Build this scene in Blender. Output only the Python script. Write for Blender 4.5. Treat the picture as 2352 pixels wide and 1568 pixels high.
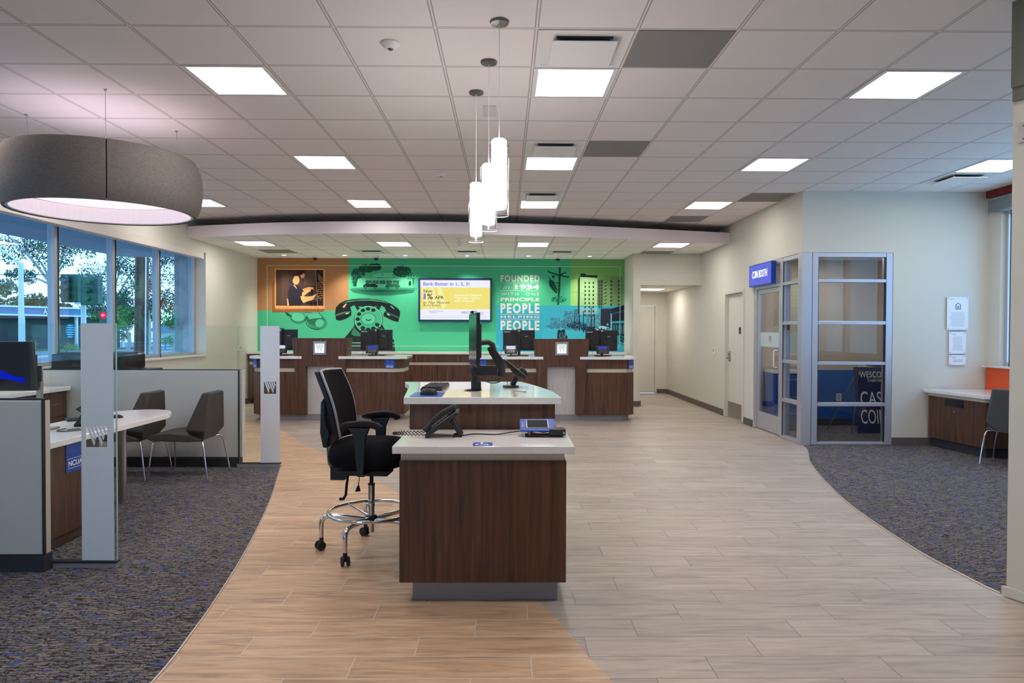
import bpy, math, random
from mathutils import Vector, Matrix
random.seed(7)
SC = bpy.context.scene
for o in list(bpy.data.objects): bpy.data.objects.remove(o)
COL = SC.collection
PI = math.pi
# ------------------------------------------------------------ camera
EYE = 1.485
cam_d = bpy.data.cameras.new('camera'); cam = bpy.data.objects.new('camera', cam_d); COL.objects.link(cam)
cam_d.sensor_width = 36; cam_d.sensor_fit = 'HORIZONTAL'; cam_d.lens = 1583.7*36/2352
cam_d.clip_start = 0.05; cam_d.clip_end = 400
_R = Vector((0.9999426, -0.01031918, 0.00288333)); _U = Vector((-0.00271895, 0.015909, 0.99986975)); _F = Vector((0.01036371, 0.99982019, -0.01588003))
cam.matrix_world = Matrix(((_R.x, _U.x, -_F.x, 0), (_R.y, _U.y, -_F.y, 0), (_R.z, _U.z, -_F.z, EYE), (0, 0, 0, 1)))
SC.camera = cam
# ------------------------------------------------------------ exposure, world
SC.view_settings.view_transform = 'Standard'; SC.view_settings.look = 'None'
SC.view_settings.gamma = 1; SC.view_settings.use_curve_mapping = False
SC.view_settings.exposure = 1.4
LIGHT_PANEL = 7.0      # ceiling panels
DRUM_POWER = .6
WORLD = 1.25
w = bpy.data.worlds.new('sky'); SC.world = w; w.use_nodes = True
nt = w.node_tree; nt.nodes.clear()
def N(nt, t, **k):
    n = nt.nodes.new(t)
    for a, b in k.items():
        if a == 'inp':
            for i, v in b.items(): n.inputs[i].default_value = v
        else: setattr(n, a, b)
    return n
out = N(nt, 'ShaderNodeOutputWorld'); bg = N(nt, 'ShaderNodeBackground', inp={'Strength': WORLD})
tc = N(nt, 'ShaderNodeTexCoord'); sx = N(nt, 'ShaderNodeSeparateXYZ'); cr = N(nt, 'ShaderNodeValToRGB')
nt.links.new(tc.outputs['Generated'], sx.inputs[0]); nt.links.new(sx.outputs['Z'], cr.inputs[0])
cr.color_ramp.elements[0].position = 0.0; cr.color_ramp.elements[0].color = (0.46, 0.70, 1.0, 1)
cr.color_ramp.elements[1].position = 0.6; cr.color_ramp.elements[1].color = (0.26, 0.50, 0.95, 1)
nz = N(nt, 'ShaderNodeTexNoise', inp={'Scale': 3.0, 'Detail': 5.0}); mpw = N(nt, 'ShaderNodeMapping'); mpw.inputs['Scale'].default_value = (1, 1, 5)
nt.links.new(tc.outputs['Generated'], mpw.inputs[0]); nt.links.new(mpw.outputs[0], nz.inputs['Vector'])
c2 = N(nt, 'ShaderNodeValToRGB'); c2.color_ramp.elements[0].position = .42; c2.color_ramp.elements[1].position = .68
nt.links.new(nz.outputs[0], c2.inputs[0])
mxw = N(nt, 'ShaderNodeMix', data_type='RGBA'); nt.links.new(c2.outputs[0], mxw.inputs[0]); nt.links.new(cr.outputs[0], mxw.inputs[6]); mxw.inputs[7].default_value = (0.64, 0.82, 1.0, 1)
nt.links.new(mxw.outputs[2], bg.inputs[0]); nt.links.new(bg.outputs[0], out.inputs[0])

# ------------------------------------------------------------ materials
def lin(c):
    r = []
    for v in c:
        v = v/255
        r.append(v/12.92 if v <= 0.04045 else ((v+0.055)/1.055)**2.4)
    return (*r, 1)
def mat(name, col=(200, 200, 200), rough=.5, metal=0, spec=.5, emit=None, estr=0, coat=0):
    m = bpy.data.materials.new(name); m.use_nodes = True
    b = m.node_tree.nodes['Principled BSDF']
    b.inputs['Base Color'].default_value = lin(col); b.inputs['Roughness'].default_value = rough
    b.inputs['Metallic'].default_value = metal; b.inputs['Specular IOR Level'].default_value = spec
    b.inputs['Coat Weight'].default_value = coat
    if emit: b.inputs['Emission Color'].default_value = lin(emit); b.inputs['Emission Strength'].default_value = estr
    return m
def bsdf(m): return m.node_tree, m.node_tree.nodes['Principled BSDF']
def noisy(m, c0, c1, scale=(1, 1, 1), nscale=10, detail=4, bump=0, p0=.3, p1=.7, dist=0, obj=True, extra=None):
    nt, b = bsdf(m)
    tc = N(nt, 'ShaderNodeTexCoord'); mp = N(nt, 'ShaderNodeMapping'); mp.inputs['Scale'].default_value = scale
    nz = N(nt, 'ShaderNodeTexNoise', inp={'Scale': nscale, 'Detail': detail, 'Distortion': dist})
    cr = N(nt, 'ShaderNodeValToRGB'); e = cr.color_ramp.elements
    e[0].position = p0; e[1].position = p1; e[0].color = lin(c0); e[1].color = lin(c1)
    geo = N(nt, 'ShaderNodeNewGeometry')
    nt.links.new(tc.outputs['Object'] if obj else geo.outputs['Position'], mp.inputs[0]); nt.links.new(mp.outputs[0], nz.inputs['Vector'])
    nt.links.new(nz.outputs[0], cr.inputs[0]); nt.links.new(cr.outputs[0], b.inputs['Base Color'])
    if bump:
        bp = N(nt, 'ShaderNodeBump', inp={'Strength': bump, 'Distance': .01}); nt.links.new(nz.outputs[0], bp.inputs['Height']); nt.links.new(bp.outputs[0], b.inputs['Normal'])
    return m, cr, nz
def grid_mat(name, base, linec, T, ox, oy, lw=.012, rough=.9):
    """ceiling tile: base colour with a thin lay-in grid line, its gap shade painted dark"""
    m = mat(name, base, rough, spec=.1); nt, b = bsdf(m)
    geo = N(nt, 'ShaderNodeNewGeometry'); s = N(nt, 'ShaderNodeSeparateXYZ'); nt.links.new(geo.outputs['Position'], s.inputs[0])
    def M(op, a, bb):
        n = N(nt, 'ShaderNodeMath', operation=op)
        for i, v in enumerate((a, bb)):
            if v is None: continue
            if isinstance(v, (int, float)): n.inputs[i].default_value = v
            else: nt.links.new(v, n.inputs[i])
        return n.outputs[0]
    ds = []
    for ax, o in (('X', ox), ('Y', oy)):
        u = M('DIVIDE', M('SUBTRACT', s.outputs[ax], o), T)
        fr = M('ABSOLUTE', M('SUBTRACT', u, M('ROUND', u, None)), None)
        ds.append(M('MULTIPLY', fr, T))
    d = M('MINIMUM', ds[0], ds[1])
    cr = N(nt, 'ShaderNodeValToRGB'); cr.color_ramp.interpolation = 'LINEAR'
    mr = M('DIVIDE', d, lw*2); nt.links.new(mr, cr.inputs[0])
    e = cr.color_ramp.elements
    e[0].position = 0.0; e[0].color = lin([min(255, v*1.0) for v in base]); e[1].position = .60; e[1].color = lin(base)
    a = e.new(.22); a.color = lin([v*.93 for v in base]); a = e.new(.32); a.color = lin(linec); a = e.new(.46); a.color = lin(linec)  # dark flanks paint the shadow gap between grid bar and tile
    nz = N(nt, 'ShaderNodeTexNoise', inp={'Scale': 260.0, 'Detail': 2.0}); nt.links.new(geo.outputs['Position'], nz.inputs['Vector'])
    mx = N(nt, 'ShaderNodeMix', data_type='RGBA', blend_type='MULTIPLY'); mx.inputs[0].default_value = .12
    nt.links.new(cr.outputs[0], mx.inputs[6]); nt.links.new(nz.outputs[0], mx.inputs[7]); nt.links.new(mx.outputs[2], b.inputs['Base Color'])
    bp = N(nt, 'ShaderNodeBump', inp={'Strength': .6, 'Distance': .004}); nt.links.new(mr, bp.inputs['Height'])
    return m
def plank_mat(name, cols, grout, rough=.42):
    """wood-look porcelain planks, third-offset rows running along X"""
    m = mat(name, cols[0], rough); nt, b = bsdf(m)
    geo = N(nt, 'ShaderNodeNewGeometry'); s = N(nt, 'ShaderNodeSeparateXYZ'); nt.links.new(geo.outputs['Position'], s.inputs[0])
    def M(op, a, bb=None):
        n = N(nt, 'ShaderNodeMath', operation=op)
        for i, v in enumerate((a, bb)):
            if v is None: continue
            if isinstance(v, (int, float)): n.inputs[i].default_value = v
            else: nt.links.new(v, n.inputs[i])
        return n.outputs[0]
    PW, PL = .200, .795
    v = M('DIVIDE', M('SUBTRACT', s.outputs['Y'], 2.918), PW); row = M('FLOOR', v); fv = M('SUBTRACT', v, row)
    u = M('DIVIDE', M('SUBTRACT', M('SUBTRACT', s.outputs['X'], .122), M('MULTIPLY', row, .265)), PL); colm = M('FLOOR', u); fu = M('SUBTRACT', u, colm)
    dv = M('MULTIPLY', M('MINIMUM', fv, M('SUBTRACT', 1.0, fv)), PW); du = M('MULTIPLY', M('MINIMUM', fu, M('SUBTRACT', 1.0, fu)), PL)
    d = M('MINIMUM', dv, du); g = M('LESS_THAN', d, .0022)
    cid = N(nt, 'ShaderNodeCombineXYZ'); nt.links.new(row, cid.inputs[0]); nt.links.new(colm, cid.inputs[1])
    wn = N(nt, 'ShaderNodeTexWhiteNoise', noise_dimensions='3D'); nt.links.new(cid.outputs[0], wn.inputs['Vector'])
    # grain
    off = N(nt, 'ShaderNodeVectorMath', operation='MULTIPLY_ADD'); off.inputs[1].default_value = (7, 7, 7)
    nt.links.new(wn.outputs['Color'], off.inputs[0]); mp = N(nt, 'ShaderNodeMapping'); mp.inputs['Scale'].default_value = (1.3, 11, 1)
    nt.links.new(geo.outputs['Position'], mp.inputs[0]); nt.links.new(mp.outputs[0], off.inputs[2])
    nz = N(nt, 'ShaderNodeTexNoise', inp={'Scale': 1.6, 'Detail': 7.0, 'Roughness': .6, 'Distortion': 1.4}); nt.links.new(off.outputs[0], nz.inputs['Vector'])
    cr = N(nt, 'ShaderNodeValToRGB'); e = cr.color_ramp.elements; e[0].position = .28; e[1].position = .72; e[0].color = lin(cols[0]); e[1].color = lin(cols[2]); x = e.new(.5); x.color = lin(cols[1])
    nt.links.new(nz.outputs[0], cr.inputs[0])
    hs = N(nt, 'ShaderNodeHueSaturation'); nt.links.new(cr.outputs[0], hs.inputs['Color'])
    nt.links.new(M('ADD', M('MULTIPLY', wn.outputs['Value'], .22), .89), hs.inputs['Value'])
    mx = N(nt, 'ShaderNodeMix', data_type='RGBA'); nt.links.new(g, mx.inputs[0]); nt.links.new(hs.outputs[0], mx.inputs[6]); mx.inputs[7].default_value = lin(grout)
    nt.links.new(mx.outputs[2], b.inputs['Base Color'])
    bp = N(nt, 'ShaderNodeBump', inp={'Strength': .25, 'Distance': .002}); nt.links.new(M('SUBTRACT', 1.0, g), bp.inputs['Height']); nt.links.new(bp.outputs[0], b.inputs['Normal'])
    return m
def carpet_mat():
    m = mat('carpet', (80, 78, 80), .95, spec=.05); nt, b = bsdf(m)
    geo = N(nt, 'ShaderNodeNewGeometry')
    def layer(rot, sc, vs, thr, c):
        mp = N(nt, 'ShaderNodeMapping'); mp.inputs['Rotation'].default_value = (0, 0, rot); mp.inputs['Scale'].default_value = sc
        nt.links.new(geo.outputs['Position'], mp.inputs[0])
        nz = N(nt, 'ShaderNodeTexNoise', inp={'Scale': vs, 'Detail': 2.0}); nt.links.new(mp.outputs[0], nz.inputs['Vector'])
        cr = N(nt, 'ShaderNodeValToRGB'); cr.color_ramp.elements[0].position = thr; cr.color_ramp.elements[1].position = thr+.05
        nt.links.new(nz.outputs[0], cr.inputs[0]); return cr.outputs[0], c
    br = N(nt, 'ShaderNodeTexBrick', inp={'Scale': 1.0, 'Mortar Size': .0035, 'Brick Width': .075, 'Row Height': .026, 'Mortar Smooth': .3})
    br.inputs['Color1'].default_value = lin((138, 130, 124)); br.inputs['Color2'].default_value = lin((108, 106, 110)); br.inputs['Mortar'].default_value = lin((60, 58, 62))
    mp = N(nt, 'ShaderNodeMapping'); nt.links.new(geo.outputs['Position'], mp.inputs[0])
    dn = N(nt, 'ShaderNodeTexNoise', inp={'Scale': 26.0, 'Detail': 2.0}); nt.links.new(geo.outputs['Position'], dn.inputs['Vector'])
    ma = N(nt, 'ShaderNodeVectorMath', operation='MULTIPLY_ADD'); ma.inputs[1].default_value = (.06, .06, 0); nt.links.new(dn.outputs['Color'], ma.inputs[0]); nt.links.new(mp.outputs[0], ma.inputs[2])
    nt.links.new(ma.outputs[0], br.inputs['Vector'])
    cur = br.outputs['Color']
    for rot, sc, vs, thr, c in ((.5, (1, 4, 1), 16, .585, (52, 50, 56)), (-.4, (1, 4.5, 1), 14, .60, (58, 56, 60)), (.25, (1, 2.2, 1), 11, .61, (80, 92, 142))):
        f, c = layer(rot, sc, vs, thr, c)
        mx = N(nt, 'ShaderNodeMix', data_type='RGBA'); nt.links.new(f, mx.inputs[0]); nt.links.new(cur, mx.inputs[6]); mx.inputs[7].default_value = lin(c); cur = mx.outputs[2]
    fz = N(nt, 'ShaderNodeTexNoise', inp={'Scale': 500.0, 'Detail': 1.0}); nt.links.new(geo.outputs['Position'], fz.inputs['Vector'])
    mx = N(nt, 'ShaderNodeMix', data_type='RGBA', blend_type='OVERLAY'); mx.inputs[0].default_value = .7; nt.links.new(cur, mx.inputs[6]); nt.links.new(fz.outputs[0], mx.inputs[7])
    nt.links.new(mx.outputs[2], b.inputs['Base Color'])
    bp = N(nt, 'ShaderNodeBump', inp={'Strength': .5, 'Distance': .004}); nt.links.new(fz.outputs[0], bp.inputs['Height']); nt.links.new(bp.outputs[0], b.inputs['Normal'])
    return m
def glass_mat(name, tint=(1, 1, 1), refl=1.0, base=.03):
    m = bpy.data.materials.new(name); m.use_nodes = True; nt = m.node_tree; nt.nodes.clear()
    o = N(nt, 'ShaderNodeOutputMaterial'); mx = N(nt, 'ShaderNodeMixShader'); t = N(nt, 'ShaderNodeBsdfTransparent'); t.inputs[0].default_value = (*tint, 1)
    g = N(nt, 'ShaderNodeBsdfGlossy', inp={'Roughness': 0.0}); fr = N(nt, 'ShaderNodeLayerWeight', inp={'Blend': .5}); pw = N(nt, 'ShaderNodeMath', operation='POWER'); pw.inputs[1].default_value = 5.0; nt.links.new(fr.outputs['Facing'], pw.inputs[0])
    mm = N(nt, 'ShaderNodeMath', operation='MULTIPLY_ADD'); mm.inputs[1].default_value = refl; mm.inputs[2].default_value = base; mm.use_clamp = True
    nt.links.new(pw.outputs[0], mm.inputs[0]); nt.links.new(mm.outputs[0], mx.inputs[0]); nt.links.new(t.outputs[0], mx.inputs[1]); nt.links.new(g.outputs[0], mx.inputs[2]); nt.links.new(mx.outputs[0], o.inputs[0])
    return m
def emit_mat(name, col, s):
    m = bpy.data.materials.new(name); m.use_nodes = True; nt = m.node_tree; nt.nodes.clear()
    o = N(nt, 'ShaderNodeOutputMaterial'); e = N(nt, 'ShaderNodeEmission'); e.inputs[0].default_value = lin(col); e.inputs[1].default_value = s
    nt.links.new(e.outputs[0], o.inputs[0]); return m
def art_mat(name, attr='paint', rough=.75, emis=0):
    m = mat(name, (255, 255, 255), rough, spec=.15); nt, b = bsdf(m)
    a = N(nt, 'ShaderNodeAttribute', attribute_name=attr)
    if emis:
        b.inputs['Base Color'].default_value = (0, 0, 0, 1); nt.links.new(a.outputs['Color'], b.inputs['Emission Color']); b.inputs['Emission Strength'].default_value = emis
    else: nt.links.new(a.outputs['Color'], b.inputs['Base Color'])
    return m
M = {}
M['wall'] = mat('wall_paint', (216, 213, 202), .7, spec=.2)
M['wall_out'] = mat('outer_wall', (150, 150, 150), .9)
M['header'] = mat('header_paint', (112, 116, 104), .8)
M['tile'] = grid_mat('ceiling_tile', (240, 232, 228), (172, 162, 158), .6096, .1861, 4.1726)
M['tile_cloud'] = grid_mat('cloud_tile', (248, 244, 238), (160, 152, 146), .6096, .1861, 11.87)
M['fascia'] = mat('fascia_metal', (226, 216, 222), .45, spec=.4)
M['greytile'] = mat('return_tile', (140, 136, 134), .9)
M['white_metal'] = mat('white_enamel', (232, 228, 226), .4)
M['duct'] = mat('duct_dark', (60, 66, 68), .5)
M['baseboard'] = mat('baseboard_vinyl', (98, 90, 86), .6)
M['darkbase'] = mat('dark_base', (52, 54, 62), .6)
M['grey_plank'] = plank_mat('grey_plank', ((150, 138, 130), (178, 165, 154), (194, 181, 168)), (128, 118, 112))
M['tan_plank'] = plank_mat('tan_plank', ((160, 128, 102), (204, 168, 134), (226, 194, 160)), (214, 204, 194))
M['carpet'] = carpet_mat()
M['strip'] = mat('trim_strip', (200, 190, 180), .35, metal=.6)
M['wood'], _, _ = noisy(mat('dark_walnut', (75, 50, 40), .42), (56, 36, 27), (114, 78, 58), (1, 1, .055), 34, 5, .05, .25, .8, .6, obj=False)
M['quartz'], cq, _ = noisy(mat('quartz', (225, 220, 215), .07, spec=.5), (198, 194, 192), (246, 242, 240), (1, 1, 1), 260, 3, 0, .30, .42, 0, obj=False)
M['laminate_beige'] = mat('beige_reveal', (205, 196, 180), .45)
M['laminate_white'], _, _ = noisy(mat('pale_laminate', (200, 196, 195), .35), (186, 182, 182), (206, 202, 200), (1, 1, .05), 60, 3, 0, .3, .7, 0, obj=False)
M['kick'] = mat('brushed_kick', (150, 150, 156), .4, metal=.25)
M['black'] = mat('black_plastic', (32, 32, 35), .42)
M['black_soft'] = mat('black_rubber', (38, 37, 39), .6)
M['blackgloss'] = mat('black_gloss', (18, 20, 24), .12)
M['mesh_fabric'], _, _ = noisy(mat('black_fabric', (24, 23, 25), .95, spec=.1), (16, 16, 18), (34, 33, 36), (1, 1, 1), 300, 2, .4, .3, .7)
M['chrome'] = mat('chrome', (225, 225, 228), .08, metal=1)
M['steel'] = mat('brushed_steel', (175, 172, 168), .35, metal=1)
M['nickel'] = mat('dark_nickel', (120, 116, 112), .3, metal=1)
M['silver'] = mat('silver_plastic', (170, 172, 175), .35, metal=.4)
M['alu'] = mat('anodised_aluminium', (196, 196, 206), .38, metal=.55)
M['alu_win'] = mat('window_aluminium', (176, 178, 184), .4, metal=.4)
M['blue'] = mat('blue_plastic', (24, 76, 178), .35)
M['bluewall'] = mat('blue_laminate', (10, 92, 178), .4)
M['navy'] = mat('navy_board', (18, 38, 92), .5)
M['orange'] = mat('orange_panel', (226, 84, 36), .5)
M['red'] = mat('red_paint', (120, 24, 14), .6)
M['cassette'] = mat('shade_cassette', (214, 206, 200), .55)
M['cassette_g'] = mat('grey_cassette', (120, 128, 130), .6)
M['paper'] = mat('white_sheet', (235, 238, 244), .5)
M['ink'] = mat('ink', (40, 42, 60), .7)
M['ink_grey'] = mat('grey_ink', (150, 152, 165), .7)
M['white'] = mat('white_print', (245, 245, 245), .6)
M['partition'], _, _ = noisy(mat('panel_fabric', (186, 186, 182), .8, spec=.2), (206, 206, 202), (218, 217, 212), (1, 1, 1), 400, 2, 0, .3, .7)
M['glass'] = glass_mat('partition_glass', (.95, .98, .975), 1.0, .02)
M['glass_b'] = glass_mat('booth_glass', (.82, .84, .85), .9, .03)
M['glass_w'] = glass_mat('window_glass', (.74, .91, .985), 1.0, .03)
M['glass_p'] = glass_mat('pendant_glass', (.97, .97, .97), 1.0, .06)
M['frost'] = mat('frosted_film', (240, 246, 252), .6)
nt_, b_ = bsdf(M['frost']); b_.inputs['Transmission Weight'].default_value = .0
M['frostlite'] = mat('frosted_band', (190, 204, 206), .6)
M['chairfab'], _, _ = noisy(mat('taupe_upholstery', (74, 70, 66), .75, spec=.25), (68, 64, 60), (88, 83, 78), (1, 1, 1), 500, 2, .2, .3, .7)
M['greyfab'], _, _ = noisy(mat('grey_upholstery', (84, 84, 86), .85, spec=.2), (78, 78, 80), (98, 98, 100), (1, 1, 1), 500, 2, .2, .3, .7)
M['drum'], _, _ = noisy(mat('linen_shade', (118, 112, 108), .9, spec=.1), (92, 86, 84), (140, 132, 126), (1, 1, 12), 38, 4, .1, .2, .8)
M['drum_in'] = mat('pleated_lining', (240, 232, 236), .8, emit=(255, 236, 246), estr=.10)  # faint emission added, standing in for lamplight on the lining
M['drum_disc'] = emit_mat('drum_diffuser', (255, 240, 250), .42)
M['drum_top'] = emit_mat('drum_uplight', (255, 235, 250), DRUM_POWER)
M['panel'] = emit_mat('light_panel', (255, 247, 240), LIGHT_PANEL)
M['pend'] = emit_mat('pendant_opal', (255, 250, 248), 10.0)
M['down'] = emit_mat('downlight_lens', (255, 248, 235), 2.0)
M['logo_on'] = emit_mat('lit_logo', (235, 245, 255), .8)
M['sign_on'] = emit_mat('lit_sign', (120, 130, 250), .28)
M['sign_txt'] = emit_mat('lit_letters', (255, 255, 255), .8)
M['screen_b'] = emit_mat('blue_lcd', (80, 96, 230), .2)
M['screen_w'] = emit_mat('pale_lcd', (225, 225, 255), .35)
M['swoosh'] = emit_mat('blue_wallpaper', (0, 18, 190), .4)
M['screen_dark'] = mat('dark_screen', (16, 20, 36), .15)
M['tvart'] = art_mat('tv_picture', emis=.38)
M['mural'] = art_mat('mural_print')
M['concrete'], _, _ = noisy(mat('concrete', (130, 132, 135), .95), (140, 142, 146), (205, 205, 205), (1, 1, 1), 3, 8, .3, .3, .7, 0, obj=False)
M['asphalt'], _, _ = noisy(mat('asphalt', (110, 112, 118), .95), (98, 100, 106), (128, 130, 136), (1, 1, 1), 2, 5, 0, .3, .7, 0, obj=False)
M['grass'], _, _ = noisy(mat('lawn', (70, 120, 50), .95), (44, 86, 30), (92, 140, 60), (1, 1, 1), 3, 6, 0, .3, .7, 0, obj=False)
M['leaf_a'], _, _ = noisy(mat('eucalyptus_leaf', (70, 90, 75), .8), (40, 60, 52), (104, 124, 100), (1, 1, 1), .8, 3, 0, .3, .7, 0, obj=False)
M['leaf_b'], _, _ = noisy(mat('green_leaf', (70, 120, 50), .8), (44, 88, 40), (110, 160, 70), (1, 1, 1), .8, 3, 0, .3, .7, 0, obj=False)
M['bark'] = mat('pale_bark', (168, 164, 160), .9)
M['polewood'], _, _ = noisy(mat('pole_wood', (92, 60, 50), .9), (60, 40, 36), (118, 78, 62), (1, 1, .05), 14, 4, 0, .3, .7)
M['bldg_dark'] = mat('building_wall', (62, 66, 72), .8)
M['bldg_fascia'] = mat('building_fascia', (92, 124, 160), .6)
M['bldg_white'] = mat('building_white', (226, 232, 236), .6)
M['globe'] = mat('globe_blue', (60, 160, 230), .5, emit=(60, 160, 230), estr=.35)  # emission added to brighten the logo; it is no lamp
M['signal'] = mat('signal_green', (22, 62, 58), .5)
M['galv'] = mat('galvanised', (200, 210, 214), .5, metal=.2)
M['redlamp'] = emit_mat('red_arrow_lamp', (240, 20, 60), .8)
M['soffit'] = mat('soffit_paint', (150, 162, 176), .9)
M['redcurb'] = mat('red_kerb', (170, 60, 80), .8)
M['bluerail'] = mat('blue_rail', (40, 90, 200), .6)

# ------------------------------------------------------------ mesh helpers
def wloc(o):
    v = Vector((0, 0, 0))
    while o: v += o.location; o = o.parent
    return v
class MB:
    def __init__(s): s.v = []; s.f = []; s.c = None
    def box(s, x0, x1, y0, y1, z0, z1):
        n = len(s.v); s.v += [(x0, y0, z0), (x1, y0, z0), (x1, y1, z0), (x0, y1, z0), (x0, y0, z1), (x1, y0, z1), (x1, y1, z1), (x0, y1, z1)]
        s.f += [(n, n+3, n+2, n+1), (n+4, n+5, n+6, n+7), (n, n+1, n+5, n+4), (n+1, n+2, n+6, n+5), (n+2, n+3, n+7, n+6), (n+3, n, n+4, n+7)]; return s
    def ext(s, pts, vec):
        n = len(s.v); k = len(pts); vec = Vector(vec); P = [Vector(p) for p in pts]
        nn = Vector((0, 0, 0))
        for i in range(k): nn += (P[i]-P[0]).cross(P[(i+1) % k]-P[0])
        if nn.dot(vec) > 0: P = P[::-1]
        s.v += [tuple(p) for p in P]+[tuple(p+vec) for p in P]
        s.f.append(tuple(range(n, n+k))); s.f.append(tuple(range(n+2*k-1, n+k-1, -1)))
        for i in range(k):
            j = (i+1) % k; s.f.append((n+j, n+i, n+k+i, n+k+j))
        return s
    def prism(s, poly, z0, z1): return s.ext([(x, y, z0) for x, y in poly], (0, 0, z1-z0))
    def xz(s, poly, y0, y1): return s.ext([(x, y0, z) for x, z in poly], (0, y1-y0, 0))
    def yz(s, poly, x0, x1): return s.ext([(x0, y, z) for y, z in poly], (x1-x0, 0, 0))
    def poly(s, pts): n = len(s.v); s.v += [tuple(p) for p in pts]; s.f.append(tuple(range(n, n+len(pts)))); return s
    def cyl(s, p0, p1, r0, r1=None, n=20, cap=True):
        r1 = r0 if r1 is None else r1; p0 = Vector(p0); p1 = Vector(p1); d = (p1-p0).normalized()
        a = d.orthogonal().normalized(); b = d.cross(a); m = len(s.v)
        for p, r in ((p0, r0), (p1, r1)):
            for i in range(n):
                t = 2*PI*i/n; s.v.append(tuple(p+a*math.cos(t)*r+b*math.sin(t)*r))
        for i in range(n): j = (i+1) % n; s.f.append((m+i, m+j, m+n+j, m+n+i))
        if cap: s.f.append(tuple(range(m+n-1, m-1, -1))); s.f.append(tuple(range(m+n, m+2*n)))
        return s
    def tube(s, pts, r, n=10, closed=False, cap=True, sx=1.0):
        P = [Vector(p) for p in pts]; k = len(P); m = len(s.v); up = None
        for i in range(k):
            if closed: d = (P[(i+1) % k]-P[i-1]).normalized()
            else: d = (P[min(i+1, k-1)]-P[max(i-1, 0)]).normalized()
            if up is None: up = d.orthogonal().normalized()
            a = (up-d*up.dot(d)).normalized(); up = a; b = d.cross(a)
            rr = r[i] if isinstance(r, (list, tuple)) else r
            for j in range(n): t = 2*PI*j/n; s.v.append(tuple(P[i]+a*math.cos(t)*rr+b*math.sin(t)*rr*sx))
        for i in range(k if closed else k-1):
            i2 = (i+1) % k
            for j in range(n): j2 = (j+1) % n; s.f.append((m+i*n+j, m+i*n+j2, m+i2*n+j2, m+i2*n+j))
        if cap and not closed: s.f.append(tuple(range(m+n-1, m-1, -1))); s.f.append(tuple(range(m+(k-1)*n, m+k*n)))
        return s
    def lathe(s, prof, c=(0, 0, 0), n=32, close=False, sy=1.0):
        m = len(s.v); k = len(prof)
        for i in range(n):
            t = 2*PI*i/n
            for r, z in prof: s.v.append((c[0]+r*math.cos(t), c[1]+r*math.sin(t)*sy, c[2]+z))
        for i in range(n):
            i2 = (i+1) % n
            for j in range(k if close else k-1):
                j2 = (j+1) % k; s.f.append((m+i*k+j, m+i2*k+j, m+i2*k+j2, m+i*k+j2))
        return s
    def ball(s, c, r, n=14, k=8):
        if not isinstance(r, (tuple, list)): r = (r, r, r)
        m = len(s.v)
        for i in range(1, k):
            a = PI*i/k
            for j in range(n): t = 2*PI*j/n; s.v.append((c[0]+r[0]*math.sin(a)*math.cos(t), c[1]+r[1]*math.sin(a)*math.sin(t), c[2]+r[2]*math.cos(a)))
        s.v += [(c[0], c[1], c[2]+r[2]), (c[0], c[1], c[2]-r[2])]; T = len(s.v)-2
        for i in range(k-2):
            for j in range(n): j2 = (j+1) % n; s.f.append((m+i*n+j, m+(i+1)*n+j, m+(i+1)*n+j2, m+i*n+j2))
        for j in range(n):
            j2 = (j+1) % n; s.f.append((T, m+j, m+j2)); s.f.append((T+1, m+(k-2)*n+j2, m+(k-2)*n+j))
        return s
    def grid(s, fn, nu, nv, cu=False):
        m = len(s.v)
        for i in range(nu):
            for j in range(nv): s.v.append(tuple(fn(i/(nu-1) if not cu else i/nu, j/(nv-1))))
        for i in range(nu if cu else nu-1):
            i2 = (i+1) % nu
            for j in range(nv-1): s.f.append((m+i*nv+j, m+i2*nv+j, m+i2*nv+j+1, m+i*nv+j+1))
        return s
    def xf(s, mtx): s.v = [tuple(mtx @ Vector(p)) for p in s.v]; return s
    def add(s, o): n = len(s.v); s.v += o.v; s.f += [tuple(i+n for i in f) for f in o.f]; return s
    def build(s, name, m, parent=None, local=False, bevel=0, smooth=True, origin=None, segs=2, sub=0, ang=38):
        vs = s.v
        if parent is not None:
            if not local: o = wloc(parent); vs = [(x-o.x, y-o.y, z-o.z) for x, y, z in vs]
            loc = (0, 0, 0)
        else:
            if origin is None and not local:
                xs, ys, zs = zip(*vs); origin = ((min(xs)+max(xs))/2, (min(ys)+max(ys))/2, min(zs))
            loc = origin or (0, 0, 0)
            if not local: vs = [(x-loc[0], y-loc[1], z-loc[2]) for x, y, z in vs]
        me = bpy.data.meshes.new(name); me.from_pydata(vs, [], s.f); me.update()
        if s.c is not None:
            at = me.color_attributes.new('paint', 'FLOAT_COLOR', 'CORNER')
            for p in me.polygons:
                cc = s.c[p.index]
                for q, li in enumerate(p.loop_indices): at.data[li].color = cc[q % len(cc)] if isinstance(cc[0], tuple) else cc
        if isinstance(m, str): m = M[m]
        me.materials.append(m)
        if smooth:
            for p in me.polygons: p.use_smooth = True
            me.set_sharp_from_angle(angle=math.radians(ang))
        ob = bpy.data.objects.new(name, me); COL.objects.link(ob); ob.location = loc
        if parent is not None: ob.parent = parent
        if bevel:
            b = ob.modifiers.new('bevel', 'BEVEL'); b.width = bevel; b.segments = segs; b.limit_method = 'ANGLE'; b.angle_limit = math.radians(40)
        if sub:
            b = ob.modifiers.new('sub', 'SUBSURF'); b.levels = sub; b.render_levels = sub
        return ob
def tag(o, label=None, cat=None, group=None, kind=None):
    if label: o['label'] = label
    if cat: o['category'] = cat
    if group: o['group'] = group
    if kind: o['kind'] = kind
    return o
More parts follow.
